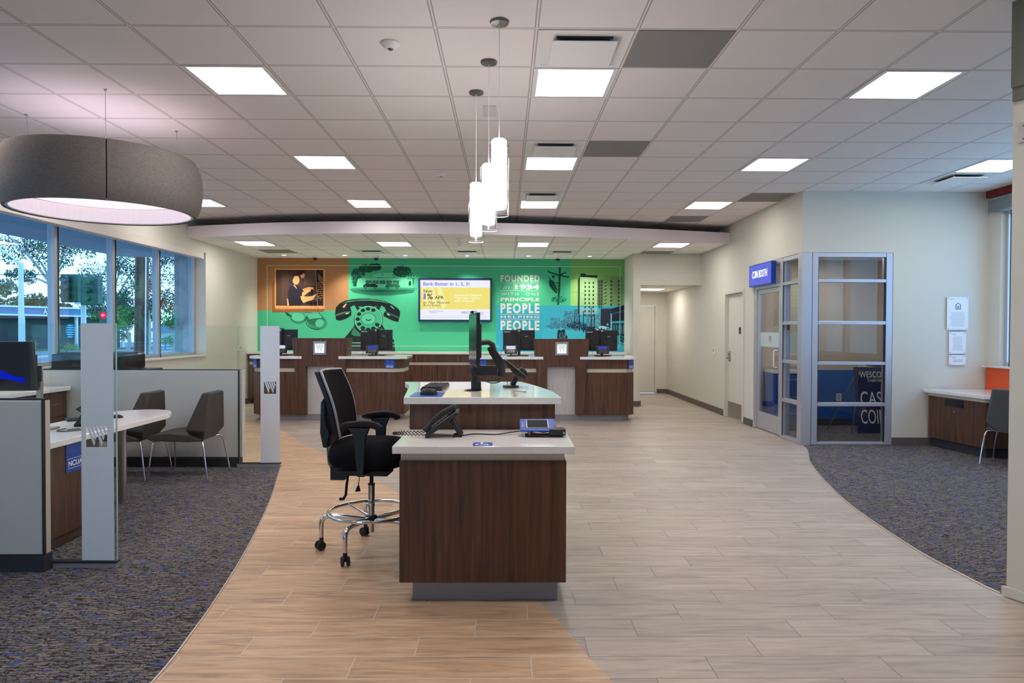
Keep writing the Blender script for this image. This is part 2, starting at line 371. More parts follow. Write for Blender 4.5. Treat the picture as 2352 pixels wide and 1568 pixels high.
def thing(name, label, cat, loc=(0, 0, 0), rz=0, group=None, kind=None):
    o = bpy.data.objects.new(name, None); COL.objects.link(o); o.location = loc; o.rotation_euler = (0, 0, rz); o.empty_display_size = .1
    return tag(o, label, cat, group, kind)
def struct(o, label, cat='wall'): return tag(o, label, cat, kind='structure')
def copy_tree(o, parent=None):
    c = o.copy(); COL.objects.link(c)
    if parent is not None: c.parent = parent
    for ch in [x for x in bpy.data.objects if x.parent == o]: copy_tree(ch, c)
    return c
def dup(o, loc, rz=None, label=None, group=None):
    c = copy_tree(o); c.location = loc
    if rz is not None: c.rotation_euler = (0, 0, rz)
    if label: c['label'] = label
    if group: c['group'] = group
    return c
def crom(pts, n=8):
    P = [Vector(p) for p in pts]; P = [P[0]*2-P[1]]+P+[P[-1]*2-P[-2]]; r = []
    for i in range(1, len(P)-2):
        for k in range(n):
            t = k/n; a, b, c, d = P[i-1:i+3]
            r.append(.5*((2*b)+(c-a)*t+(2*a-5*b+4*c-d)*t*t+(3*b-a-3*c+d)*t**3))
    r.append(P[-2]); return [tuple(p) for p in r]
# --- lettering: a text curve turned into a flat mesh and fitted to a box
_tc = {}
def text2d(txt, bold=0.0, shear=0.0, space=1.0):
    key = (txt, bold, shear, space)
    if key in _tc: return _tc[key]
    cu = bpy.data.curves.new('t', 'FONT'); cu.body = txt; cu.size = 1; cu.offset = bold; cu.shear = shear; cu.space_character = space; cu.resolution_u = 4
    ob = bpy.data.objects.new('t', cu); COL.objects.link(ob)
    dg = bpy.context.evaluated_depsgraph_get(); me = ob.evaluated_get(dg).to_mesh()
    V = [(v.co.x, v.co.y) for v in me.vertices]; Fc = [tuple(p.vertices) for p in me.polygons]
    ob.evaluated_get(dg).to_mesh_clear(); bpy.data.objects.remove(ob); bpy.data.curves.remove(cu)
    xs = [v[0] for v in V]; ys = [v[1] for v in V]; x0, x1, y0, y1 = min(xs), max(xs), min(ys), max(ys)
    V = [((x-x0)/(x1-x0), (y-y0)/(y1-y0)) for x, y in V]
    _tc[key] = (V, Fc, (x1-x0)/(y1-y0)); return _tc[key]
def put_text(mb, txt, org, ux, uz, wd, ht, bold=0, shear=0, space=1.0, col=None):
    """org = lower left corner, ux/uz unit vectors"""
    V, Fc, asp = text2d(txt, bold, shear, space)
    if wd is None: wd = ht*asp
    o = Vector(org); ux = Vector(ux); uz = Vector(uz); n = len(mb.v)
    mb.v += [tuple(o+ux*(x*wd)+uz*(y*ht)) for x, y in V]; mb.f += [tuple(i+n for i in f) for f in Fc]
    if col is not None: mb.c += [lin(col)]*len(Fc)
    return wd
def logo_bars(org, ux, uz, s, wbar=.105):
    """slanted bars forming a W inside a square of side s; org = lower left"""
    o = Vector(org); ux = Vector(ux); uz = Vector(uz); r = []
    for x0, cut in ((0.02, None), (.19, .35), (.38, None), (.56, .72), (.74, .72), (.91, .72)):
        if x0 == .91: continue
        def edge(xs, k):
            y = (k+.35*.95-xs)/(.72) if k is not None else .95
            return (xs+.37*y, y)
        if cut is None:
            k = .37 if x0 < .2 else .73
            a = edge(x0, None); r.append([(x0, 0), (x0+wbar, 0), edge(x0+wbar, k), (x0+.37*.95, .95)])
        else: r.append([(x0, 0), (x0+wbar, 0), edge(x0+wbar, cut), edge(x0, cut)])
    return [[tuple(o+ux*(x*s)+uz*((1-y)*s)) for x, y in q] for q in r]
X_, Y_, Z_ = (1, 0, 0), (0, 1, 0), (0, 0, 1)
CE = 3.301

# ============================================================ room shell
# floors
struct(MB().box(-5.2, 6.3, -3, 16.5, -.05, 0).build('floor', 'grey_plank', smooth=False), 'grey wood-look plank tile floor of the branch', 'floor')
tanc = crom([(1.9, -3, 0), (1.35, 0, 0), (.95, 1.8, 0), (.464, 2.881, 0), (.189, 3.763, 0), (-.40, 5.1, 0), (-.969, 6.261, 0), (-1.399, 7.053, 0), (-2.028, 8.072, 0), (-2.586, 8.93, 0), (-3.249, 10.121, 0), (-4.2, 11.3, 0), (-5.19, 12.2, 0)])
mb = MB(); mb.ext([(x, y, .0) for x, y, z in tanc]+[(-5.19, -3, 0)], (0, 0, .002)); o = mb.build('floor', 'tan_plank', smooth=False); struct(o, 'tan wood-look plank tile floor on the left side', 'floor')
lc = crom([(-1.42, -3, 0), (-1.40, 0, 0), (-1.44, 1.8, 0), (-1.478, 2.891, 0), (-1.527, 3.361, 0), (-1.594, 3.83, 0), (-1.755, 4.719, 0), (-2.037, 5.987, 0), (-2.351, 7.18, 0), (-2.415, 7.42, 0)])
mb = MB(); mb.ext([(x, y, .002) for x, y, z in lc]+[(-2.415, 7.5, .002), (-5.19, 7.5, .002), (-5.19, -3, .002)], (0, 0, .005)); struct(mb.build('floor', 'carpet', smooth=False), 'dark patterned carpet with blue flecks on the left', 'carpet')
rc = crom([(3.86, 8.90, 0), (3.80, 8.6, 0), (3.50, 7.85, 0), (3.362, 7.43, 0), (3.154, 6.683, 0), (2.947, 5.771, 0), (2.806, 4.667, 0), (2.800, 4.052, 0), (2.815, 3.86, 0)])
mb = MB(); mb.ext([(x, y, .0) for x, y, z in rc]+[(3.0, 3.9, 0), (3.6, 3.9, 0), (6.29, 3.9, 0), (6.29, 8.90, 0)], (0, 0, .006)); struct(mb.build('floor', 'carpet', smooth=False), 'dark patterned carpet by the coin booth on the right', 'carpet')
struct(MB().tube([(x, y, .003) for x, y, z in lc[8:]], .006, 6).build('trim_1', 'strip'), 'thin metal edge strip along the left carpet', 'trim')
struct(MB().tube([(x, y, .003) for x, y, z in rc], .006, 6).build('trim_2', 'strip'), 'thin metal edge strip along the right carpet', 'trim')
# ceiling
struct(MB().box(-5.2, 6.3, -3, 14.55, CE, CE+.1).build('ceiling', 'tile', smooth=False), 'white square ceiling tiles in a grid', 'ceiling')
# dropped cloud with curved front fascia
cf = crom([(-5.199, 11.37, 0), (-4.6, 11.19, 0), (-3.47, 10.90, 0), (-2.1, 10.76, 0), (-.68, 10.80, 0), (.844, 11.02, 0), (2.31, 11.40, 0), (3.859, 11.84, 0)], 8)
mb = MB(); mb.ext([(x, y+.014, 3.0) for x, y, z in cf]+[(3.859, 13.50, 3.0), (2.5, 13.50, 3.0), (2.5, 14.549, 3.0), (-5.199, 14.549, 3.0)], (0, 0, .02)); struct(mb.build('ceiling', 'tile_cloud', smooth=False), 'lower dropped ceiling of square tiles above the teller counters', 'ceiling')
mb = MB(); n = len(cf)
SEC = [(0, 2.988), (0, 3.175), (.012, 3.175), (.012, 2.988), (0, 2.988)]
mb.grid(lambda u, v: (cf[int(round(u*(n-1)))][0], cf[int(round(u*(n-1)))][1]+SEC[int(round(v*4))][0], SEC[int(round(v*4))][1]), n, 5)
struct(mb.build('trim_3', 'fascia', ang=60), 'long curved pale metal fascia edging the dropped ceiling', 'trim')

# left wall with the long window opening
WY = [12.03, 10.80, 9.575, 8.35, 7.125, 5.90, 4.675, 3.45, 2.225]
mb = MB(); mb.box(-5.5, -5.2, -3, 14.8, 0, 1.03).box(-5.5, -5.2, -3, 14.8, 2.82, CE).box(-5.5, -5.2, 12.05, 14.8, 1.03, 2.82).box(-5.5, -5.2, -3, 2.2, 1.03, 2.82)
struct(mb.build('wall_left', 'wall', smooth=False), 'pale grey-beige painted wall around the long left window')
struct(MB().box(-5.40, -5.17, 2.2, 12.03, 1.025, 1.05).build('trim_4', 'wall', smooth=False, bevel=.003), 'window sill under the long left window', 'trim')
for i in range(len(WY)-1):
    y1, y0 = WY[i], WY[i+1]
    t = thing('window_%d' % (i+1), 'left street window pane %s' % ['at the far end by the outside column', 'second from far end, with brown utility pole outside', 'third from far end, with traffic signal outside', 'fourth from far end, with street lamp outside', 'fifth from far end', 'sixth from far end', 'seventh from far end', 'eighth from far end'][i], 'window', (-5.43, (y0+y1)/2, 1.05), kind='structure')
    f = MB(); f.box(-5.47, -5.38, y0-.0, y0+.045, 1.05, 2.82).box(-5.47, -5.38, y1-.045, y1, 1.05, 2.82).box(-5.47, -5.38, y0+.045, y1-.045, 1.05, 1.10).box(-5.47, -5.38, y0+.045, y1-.045, 2.77, 2.82)
    f.build('window_frame', 'alu_win', t, smooth=False, bevel=.004)
    g = MB(); g.box(-5.38, -5.372, y0+.01, y0+.026, 1.05, 2.82).build('gasket', 'black_soft', t, smooth=False)
    MB().box(-5.434, -5.428, y0+.045, y1-.045, 1.10, 2.77).build('glass_pane', 'glass_w', t, smooth=False)
t = tag(MB().box(-5.30, -5.195+.02, 2.2, 11.93, 2.70, 2.815).build('shade_cassette', 'cassette', bevel=.006), 'long pale roller shade cassette above the left window', 'window shade')
# mural wall + hall
struct(MB().box(-5.2, 2.52, 14.55, 14.75, 0, CE).build('wall_back', 'wall', smooth=False), 'back wall behind the teller counters carrying the mural')
mb = MB().box(2.52, 2.665, 13.53, 16.4, 0, CE); mb.box(2.665, 3.86, 13.53, 13.68, 2.385, CE)
struct(mb.build('wall_hall', 'wall', smooth=False), 'wall stub and header at the hallway opening right of the mural')
struct(MB().box(2.665, 3.86, 13.68, 16.4, 2.40, 2.45).build('ceiling', 'tile_cloud', smooth=False), 'low tiled ceiling inside the hallway', 'ceiling')
mb = MB().box(2.665, 2.70, 16.40, 16.5, 0, 2.4).box(3.62, 3.86, 16.40, 16.5, 0, 2.4).box(2.70, 3.62, 16.40, 16.5, 2.12, 2.4)
struct(mb.build('wall_hall_end', 'wall', smooth=False), 'short wall around the door at the hallway end')
# right wall of main room, x=3.86, with door opening and booth opening
mb = MB().box(3.86, 3.99, 12.03, 16.5, 0, CE).box(3.86, 3.99, 11.06, 12.03, 2.17, CE).box(3.86, 3.99, 10.655, 11.06, 0, CE).box(3.86, 3.99, 8.93, 10.655, 2.51, CE)
struct(mb.build('wall_right', 'wall', smooth=False), 'pale wall on the right between the hallway and the coin booth')
mb = MB().box(3.99, 5.05, 8.93, 9.06, 2.51, CE).box(5.05, 6.3, 8.93, 9.06, 0, CE)
struct(mb.build('wall_far_right', 'wall', smooth=False), 'pale wall over and right of the booth window, carrying framed notices')
# outer right wall and window
mb = MB().box(6.3, 6.55, -3, 9.06, 0, 1.05).box(6.3, 6.55, -3, 9.06, 3.02, CE).box(6.3, 6.55, 8.72, 9.06, 1.05, 3.02).box(6.3, 6.55, -3, 4.0, 1.05, 3.02)
struct(mb.build('wall_outer_right', 'wall', smooth=False), 'outer wall at the right edge with a tall window')
t = thing('window_9', 'tall window at the far right edge of the room', 'window', (6.42, 6.4, 1.05), kind='structure')
f = MB(); ys = [8.72, 7.5, 6.3, 5.1, 4.0]
for i in range(4): f.box(6.36, 6.46, ys[i]-.05, ys[i], 1.05, 3.02).box(6.36, 6.46, ys[i+1], ys[i+1]+.05, 1.05, 3.02).box(6.36, 6.46, ys[i+1]+.05, ys[i]-.05, 1.05, 1.1).box(6.36, 6.46, ys[i+1]+.05, ys[i]-.05, 2.97, 3.02)
f.build('window_frame', 'alu', t, smooth=False, bevel=.003)
g = MB()
for i in range(4): g.box(6.41, 6.416, ys[i+1]+.05, ys[i]-.05, 1.1, 2.97)
g.build('glass_pane', 'glass_w', t, smooth=False)
MB().box(6.345, 6.36, 8.60, 8.615, 1.05, 3.02).build('gasket', 'black_soft', t, smooth=False)
tag(MB().box(6.235, 6.299, 4, 8.91, 3.215, 3.30).build('valance', 'red', smooth=False), 'red valance board along the ceiling above the right window', 'valance')
tag(MB().box(6.20, 6.299, 4, 8.82, 3.02, 3.165).build('shade_cassette', 'cassette_g', smooth=False, bevel=.005), 'grey roller shade cassette above the right window', 'window shade')
# wall behind the camera closes the room
struct(MB().box(-5.2, 6.3, -3.2, -3, 0, .35).box(-5.2, 6.3, -3.2, -3, 2.85, CE).box(-5.2, -4.9, -3.2, -3, .35, 2.85).box(-2.4, 6.3, -3.2, -3, .35, 2.85).build('wall_front', 'wall', smooth=False), 'front wall with street windows behind the viewer')
for i, (a, b) in enumerate(((-4.9, -2.4),)):
    t = thing('window_%d' % (10+i), 'street window in the front wall behind the viewer', 'window', ((a+b)/2, -3.1, .35), kind='structure')
    MB().box(a, b, -3.14, -3.06, .35, .41).box(a, b, -3.14, -3.06, 2.79, 2.85).box(a, a+.06, -3.14, -3.06, .41, 2.79).box(b-.06, b, -3.14, -3.06, .41, 2.79).box((a+b)/2-.03, (a+b)/2+.03, -3.14, -3.06, .41, 2.79).build('window_frame', 'alu_win', t, smooth=False)
    MB().box(a+.06, b-.06, -3.103, -3.097, .41, 2.79).build('glass_pane', 'glass_w', t, smooth=False)
# entrance pier on the right edge
struct(MB().prism([(2.812, 3.81), (3.30, 2.70), (3.55, 2.75), (3.07, 3.84)], 0.0, 2.755).build('wall_pier', 'wall', smooth=False), 'pale wall end at the right edge of the view')
struct(MB().prism([(2.79, 3.80), (3.29, 2.68), (3.57, 2.73), (3.08, 3.83)], 2.83, CE).build('wall_pier_header', 'header', smooth=False), 'dark olive-grey header above the right wall end')
struct(MB().prism([(2.80, 3.802), (3.295, 2.69), (3.56, 2.74), (3.075, 3.835)], 2.755, 2.83).build('trim_5', 'header', smooth=False), 'narrow trim strip under the dark header', 'trim')
struct(MB().prism([(2.795, 3.825), (3.285, 2.68), (3.30, 2.68), (2.812, 3.825)], 0.007, .06).build('baseboard_pier', 'wall', smooth=False), 'pale baseboard at the foot of the right wall end', 'baseboard')
t = thing('sign_bracket', 'small steel plate with screws on the wall end, right edge', 'bracket', (2.90, 3.62, 2.5))
dv = Vector((.403, -.915, 0)); nv = Vector((-.915, -.403, 0)); p = Vector((2.815, 3.80, 0))
def plate(mb, a, b, z0, z1, th, off=0.0005):
    A = p+dv*a+nv*off; B = p+dv*b+nv*off; mb.ext([(A.x, A.y, z0), (B.x, B.y, z0), (B.x, B.y, z1), (A.x, A.y, z1)], nv*th)
m_ = MB(); plate(m_, .02, .30, 2.52, 2.63, .006); m_.build('plate', 'steel', t, bevel=.002)
for z in (2.54, 2.61): c = p+dv*.05+nv*.0066; MB().cyl((c.x, c.y, z), (c.x+nv.x*.004, c.y+nv.y*.004, z), .006).build('screw', 'nickel', t)
m_ = MB(); plate(m_, .08, .28, 2.535, 2.615, .003, .0068); m_.build('label_face', 'white', t)

# baseboards
for nm, b in (('baseboard_right', [(3.845, 3.86, 12.03, 16.39), (3.845, 3.86, 10.67, 11.05)]), ('baseboard_far_right', [(5.05, 6.29, 8.915, 8.93)]), ('baseboard_hall', [(2.50, 2.52, 13.52, 14.5), (2.50, 2.665, 13.515, 13.53), (2.665, 2.68, 13.53, 16.38), (3.625, 3.84, 16.385, 16.40)]), ('baseboard_left', [(-5.199, -5.185, 7.6, 14.0)]), ('baseboard_back', [(-5.18, 2.49, 14.535, 14.549)])):
    mb = MB()
    for x0, x1, y0, y1 in b: mb.box(x0, x1, y0, y1, .007, .105)
    struct(mb.build(nm, 'baseboard', smooth=False), 'dark grey-brown vinyl baseboard, %s' % nm.replace('baseboard_', '').replace('_', ' '), 'baseboard')
# doors
t = thing('door_1', 'pale door with lever lock in the right wall', 'door', (3.86, 11.55, 0), kind='structure')
f = MB().box(3.835, 3.99, 11.06, 11.105, .003, 2.17).box(3.835, 3.99, 11.985, 12.03, .003, 2.17).box(3.835, 3.99, 11.105, 11.985, 2.12, 2.17); f.build('door_frame', 'wall', t, smooth=False, bevel=.003)
MB().box(3.90, 3.945, 11.11, 11.98, .01, 2.115).build('door_leaf', 'wall', t, smooth=False)
MB().box(3.894, 3.8995, 11.12, 11.97, .02, .27).build('kick_plate', 'steel', t, smooth=False)
h = MB().box(3.885, 3.8995, 11.86, 11.92, .96, 1.14); h.cyl((3.885, 11.89, 1.02), (3.84, 11.89, 1.02), .012).box(3.835, 3.85, 11.78, 11.90, 1.008, 1.032); h.cyl((3.885, 11.89, 1.10), (3.86, 11.89, 1.10), .02).build('lever_lock', 'steel', t)
MB().box(3.88, 3.8995, 11.36, 11.40, 1.44, 1.55).build('closer_stop', 'black', t, bevel=.004)
t = thing('door_2', 'plain pale door at the far end of the hallway', 'door', (3.16, 16.41, 0), kind='structure')
MB().box(2.70, 2.74, 16.385, 16.5, .003, 2.12).box(3.58, 3.62, 16.385, 16.5, .003, 2.12).box(2.74, 3.58, 16.385, 16.5, 2.08, 2.12).build('door_frame', 'wall', t, smooth=False, bevel=.003)
MB().box(2.745, 3.575, 16.42, 16.46, .01, 2.075).build('door_leaf', 'wall', t, smooth=False)
for z in (.35, 1.15, 1.85): MB().box(3.568, 3.58, 16.412, 16.42, z, z+.1).build('hinge', 'steel', t)
MB().box(3.2, 3.56, 16.4205-.003, 16.4195, 0.0115, .02).build('threshold', 'baseboard', t)
# thermostats
for nm, lab, a in (('thermostat', 'white thermostat on the right wall beside the door', (3.835, 3.8595, 12.58, 12.68, 1.06, 1.18)), ('thermostat', 'white thermostat on the left wall past the window', (-5.1995, -5.17, 13.47, 13.57, 1.07, 1.18))):
    t = thing(nm, lab, 'thermostat', ((a[0]+a[1])/2, (a[2]+a[3])/2, a[4])); MB().box(*a).build('housing', 'white_metal', t, bevel=.004)
    xs = a[0]-.0015 if a[0] > 0 else a[1]+.0001; MB().box(xs, xs+.0014, a[2]+.02, a[3]-.02, a[4]+.05, a[5]-.02).build('display', 'ink_grey', t, smooth=False)

# ============================================================ coin booth
t = thing('booth_storefront', 'brushed aluminium and glass storefront of the coin booth', 'glass partition', (3.92, 8.99, 0))
ZH = [.003, .037, .509, .555, 1.049, 1.089, 1.576, 1.621, 2.125, 2.165, 2.453, 2.509]
f = MB()
f.box(3.86, 3.99, 8.93, 9.06, .003, 2.509)                                     # corner post
f.box(4.0, 4.075, 8.935, 9.04, .007, 2.509).box(4.965, 5.048, 8.935, 9.04, .007, 2.509)
for k in range(0, 12, 2): f.box(4.075, 4.965, 8.94, 9.035, max(ZH[k], .007), ZH[k+1])
f.box(3.99, 4.0, 8.95, 9.03, .007, 2.509)
f.build('front_frame', 'alu', t, smooth=False, bevel=.003)
f = MB(); f.box(3.865, 3.98, 9.575, 9.66, .003, 2.509)
for k in range(0, 12, 2): f.box(3.87, 3.975, 9.06, 9.575, ZH[k], ZH[k+1])
f.box(3.865, 3.98, 9.66, 10.64, 2.453, 2.509).box(3.865, 3.98, 9.66, 10.57, 2.12, 2.165).box(3.865, 3.98, 10.565, 10.64, .003, 2.453)
f.build('side_frame', 'alu', t, smooth=False, bevel=.003)
g = MB()
for k in range(1, 11, 2): g.box(4.075, 4.965, 8.985, 8.991, ZH[k], ZH[k+1])
g.build('front_glass', 'glass_b', t, smooth=False)
g = MB()
for k in range(1, 11, 2): g.box(3.92, 3.926, 9.06, 9.575, ZH[k], ZH[k+1])
g.box(3.92, 3.926, 9.66, 10.565, 2.165, 2.453); g.build('side_glass', 'glass_b', t, smooth=False)
g = MB().box(4.078, 4.084, 8.94, 8.945, .04, 2.45).box(4.955, 4.963, 8.945, 8.98, .04, 2.45); g.box(3.874, 3.88, 9.56, 9.572, .04, 2.45)
g.build('gasket', 'black_soft', t, smooth=False)
t = thing('door_3', 'aluminium framed glass door of the coin booth', 'door', (3.90, 10.1, 0), kind='structure')
f = MB().box(3.885, 3.93, 9.665, 9.745, .012, 2.115).box(3.885, 3.93, 10.48, 10.56, .012, 2.115).box(3.885, 3.93, 9.745, 10.48, .012, .265).box(3.885, 3.93, 9.745, 10.48, 2.05, 2.115)
f.build('door_leaf_frame', 'alu', t, smooth=False, bevel=.003)
MB().box(3.904, 3.91, 9.745, 10.48, .265, 2.05).build('glass_pane', 'glass_b', t, smooth=False)
MB().box(3.899, 3.9035, 9.75, 10.475, 1.255, 1.468).build('frosted_band', 'frostlite', t, smooth=False)
lg = MB()
for q in logo_bars((3.8975, 10.16, 1.30), (0, -1, 0), Z_, .12): lg.ext(q, (.001, 0, 0))
lg.build('logo', 'ink_grey', t, smooth=False)
MB().tube([(3.884, 9.79, 1.21), (3.845, 9.79, 1.21), (3.835, 9.79, 1.20), (3.835, 9.79, 0.98), (3.845, 9.79, .97), (3.884, 9.79, .97)], .011, 10).build('pull_handle', 'white_metal', t)
tag(MB().box(3.912, 3.9185, 9.46, 9.52, 1.50, 1.60).build('window_sticker', 'red', smooth=False), 'small red sticker inside the narrow booth side pane', 'sticker')
t = thing('lit_sign', 'lit lavender-blue COIN BOOTH sign above the booth door', 'sign', (3.82, 10.24, 2.16))
MB().box(3.79, 3.859, 9.79, 10.69, 2.165, 2.49).build('housing', 'blue', t, smooth=False, bevel=.002)
MB().box(3.787, 3.7898, 9.805, 10.675, 2.18, 2.475).build('lit_face', 'sign_on', t, smooth=False)
m_ = MB(); put_text(m_, 'COIN BOOTH', (3.7865, 10.54, 2.285), (0, -1, 0), Z_, .60, .11, .004); m_.build('lettering', 'sign_txt', t, smooth=False)
# booth interior
struct(MB().box(3.99, 6.1, 10.80, 10.9, 0, 2.6).build('wall_booth_back', mat('booth_paint', (196, 182, 168), .7), smooth=False), 'beige back wall inside the coin booth')
struct(MB().box(6.1, 6.2, 9.06, 10.9, 0, 2.6).build('wall_booth_side', M['wall'], smooth=False), 'side wall inside the coin booth')
struct(MB().box(3.99, 6.1, 9.06, 10.8, 2.6, 2.65).build('ceiling', 'tile_cloud', smooth=False), 'ceiling inside the coin booth', 'ceiling')
struct(MB().box(3.99, 6.1, 9.07, 10.8, .001, .006).build('floor', 'carpet', smooth=False), 'dark carpet inside the coin booth', 'carpet')
tag(MB().box(3.995, 6.09, 10.78, 10.799, .11, .88).build('wainscot_panel', 'bluewall', smooth=False), 'bright blue wainscot panel low on the booth back wall', 'wall panel')
struct(MB().box(3.995, 6.09, 10.785, 10.799, .006, .11).build('baseboard_booth', 'darkbase', smooth=False), 'dark baseboard inside the booth', 'baseboard')
t = thing('base_cabinet', 'blue drawer cabinet with counter inside the booth, behind side panes', 'cabinet', (4.25, 10.4, 0))
MB().box(4.0, 4.55, 10.15, 10.775, .08, .86).build('body', 'bluewall', t, smooth=False); MB().box(4.02, 4.53, 10.2, 10.77, .006, .08).build('plinth', 'darkbase', t, smooth=False)
MB().box(3.995, 4.57, 10.12, 10.779, .86, .90).build('worktop', 'quartz', t, smooth=False, bevel=.003)
for k, z in enumerate((.12, .37, .62)):
    d = MB().box(4.03, 4.52, 10.135, 10.1495, z, z+.22).build('drawer', 'bluewall', t, smooth=False, bevel=.002)
    MB().tube([(4.18, 10.134, z+.15), (4.18, 10.11, z+.15), (4.37, 10.11, z+.15), (4.37, 10.134, z+.15)], .005, 8).build('handle', 'steel', d)
t = thing('power_outlet', 'white wall outlet on the blue booth panel', 'outlet', (5.255, 10.775, .39)); MB().box(5.215, 5.295, 10.772, 10.7795, .39, .51).build('plate', 'white_metal', t, bevel=.002)
for z in (.415, .46): MB().box(5.235, 5.275, 10.7695, 10.7715, z, z+.03).build('socket', 'ink_grey', t, smooth=False)
t = thing('coin_counter', 'dark blue coin counting machine at the booth back right', 'machine', (5.75, 10.3, .006))
MB().box(5.50, 6.02, 10.30, 10.76, .01, .92).build('cabinet', 'navy', t, smooth=False, bevel=.01); MB().box(5.51, 6.01, 10.31, 10.7, .921, .95).build('top', 'laminate_beige', t, bevel=.004)
MB().box(5.6, 5.9, 10.4, 10.65, .951, 1.0).build('hopper', 'black', t, bevel=.01)
# A-frame board
t = thing('a_frame_sign', 'navy A-frame board about cash for coins inside the booth', 'sign', (5.2, 9.75, .006), 0)
def afr(x, z, side=-1, lift=0):  # point on the leaning face
    return (x, 9.58+(z)*.16-lift, z)
m_ = MB(); m_.ext([afr(4.96, .06), afr(5.52, .06), afr(5.52, .98), afr(4.96, .98)], (0, .018, 0)); m_.build('board', 'navy', t, smooth=False)
nl = .0015
m_ = MB(); ul = Vector((0, .16, 1)).normalized()
put_text(m_, 'WESCOM', afr(5.03, .835, lift=nl), X_, ul, .38, .085, .004); put_text(m_, 'Credit Union', afr(5.14, .775, lift=nl), X_, ul, .25, .045, .002); m_.build('heading', 'white', t, smooth=False); m_ = MB(); put_text(m_, 'COINS', afr(5.01, .19, lift=nl), X_, ul, .43, .20, .003); m_.build('coins_word', 'white', t, smooth=False); m_ = MB()
put_text(m_, 'CASH', afr(5.02, .45, lift=nl), X_, ul, .42, .19, .003); m_.build('cash_word', 'white', t, smooth=False)
m_ = MB(); put_text(m_, 'FOR', afr(5.05, .405-.015, lift=nl), X_, ul, .33, .05, .01); m_.build('red_word', 'red', t, smooth=False)
MB().tube([(4.97, 9.80, .01), (5.03, 9.72, .93)], .008, 6).build('leg', 'steel', t); MB().tube([(4.84, 10.28, .01), (5.02, 9.76, .93)], .008, 6).build('leg', 'steel', t); MB().tube([(5.5, 10.28, .01), (5.46, 9.76, .93)], .008, 6).build('leg', 'steel', t)

# ============================================================ ceiling fittings
def tile_xy(c, r, cloud=False): return (.1861+.6096*c, (11.87 if cloud else 4.1726)+.6096*r)
T = .6096
def troffer_proto():
    t = thing('ceiling_light', '', 'ceiling light', (0, 0, 0))
    f = MB(); z0 = -.004; e = .012; h = T-e
    f.box(e, h, e, .035, z0, -.0005).box(e, h, T-.035, h, z0, -.0005).box(e, .045, .035, T-.035, z0, -.0005).box(T-.045, h, .035, T-.035, z0, -.0005)
    f.build('frame', 'white_metal', t, local=True, smooth=False)
    MB().box(.045, T-.045, .035, T-.035, -.003, -.0008).build('diffuser', 'panel', t, local=True, smooth=False)
    return t
proto = troffer_proto(); used = False
colname = {-8: 'leftmost column', -4: 'left-centre column', 0: 'column above the pendants', 4: 'right column', 8: 'far right column'}
rowname = {-3: 'behind the viewer', 1: 'front row', 5: 'second row', 9: 'third row', 'c': 'dropped ceiling'}
lights = []
for c, rs in ((-8, (1, 5, 9)), (-4, (-3, 1, 5, 9)), (0, (-3, 1, 5, 9)), (4, (-3, 1, 5, 9)), (8, (1, 5))):
    for r in rs: lights.append((c, r, CE, False, 'square ceiling light panel, %s, %s' % (rowname[r], colname[c])))
for c in (-8, -4, 0, 4): lights.append((c, 0, 3.0, True, 'square light panel in the dropped ceiling, %s' % {-8: 'leftmost of four', -4: 'second from left', 0: 'third from left', 4: 'rightmost of four'}[c]))
for i, (c, r, z, cl, lab) in enumerate(lights):
    x, y = tile_xy(c, r, cl)
    if i == 0: o = proto; o.location = (x, y, z-.0005); o['label'] = lab
    else: o = dup(proto, (x, y, z-.0005), None, lab)
    o['group'] = 'square ceiling light panels'
o = dup(proto, (2.90, 14.9, 2.3995), None, 'square light panel in the low hallway ceiling'); o['group'] = 'square ceiling light panels'
o = dup(proto, (4.45, 9.6, 2.5995), None, 'square light panel in the booth ceiling'); o['group'] = 'square ceiling light panels'
# supply diffusers with drop plate
def diffuser(x, y, z, lab, small=False):
    t = thing('air_diffuser', lab, 'air vent', (x, y, z), group='square air diffusers')
    f = MB(); a = .015; b = T-.015
    f.box(a, b, a, .05, z0 := -.004, -.0005).box(a, b, T-.05, b, -.004, -.0005).box(a, .05, .05, T-.05, -.004, -.0005).box(T-.05, b, .05, T-.05, -.004, -.0005)
    f.build('frame', 'white_metal', t, local=True, smooth=False)
    MB().box(.051, T-.051, .051, T-.051, -.0012, -.0008).build('inner_face', 'white_metal', t, local=True, smooth=False); MB().box(.13, T-.13, .10, T-.13, -.002, -.0013).build('duct_opening', 'duct', t, local=True, smooth=False)
    p_ = MB().box(.10, T-.10, .10, T-.10, -.034, -.028) if not small else MB().box(.12, T-.12, .12, T-.12, -.022, -.018)
    p_.build('drop_plate', 'white_metal', t, local=True, bevel=.002)
    k = MB()
    for sx_ in (.14, T-.14):
        for sy_ in (.14, T-.14): k.cyl((sx_, sy_, -.028 if not small else -.018), (sx_, sy_, -.002), .006, n=8)
    k.build('plate_bracket', 'steel', t, local=True)
for c, r, lab in ((0, 0, 'white air diffuser with drop plate, front one before the light'), (0, 4, 'white air diffuser, second back above the pendants'), (0, 8, 'white air diffuser, third back near the dropped ceiling'), (8, 6, 'white air diffuser near the far right window')):
    x, y = tile_xy(c, r); diffuser(x, y, CE-.0005, lab)
for c, lab in ((-5, 'small green-tinted air diffuser in the dropped ceiling, left'), (-2, 'small air diffuser in the dropped ceiling, middle'), (1, 'small air diffuser in the dropped ceiling, right')):
    x, y = tile_xy(c, 2, True); diffuser(x, y, 3.0-.0005, lab, True)
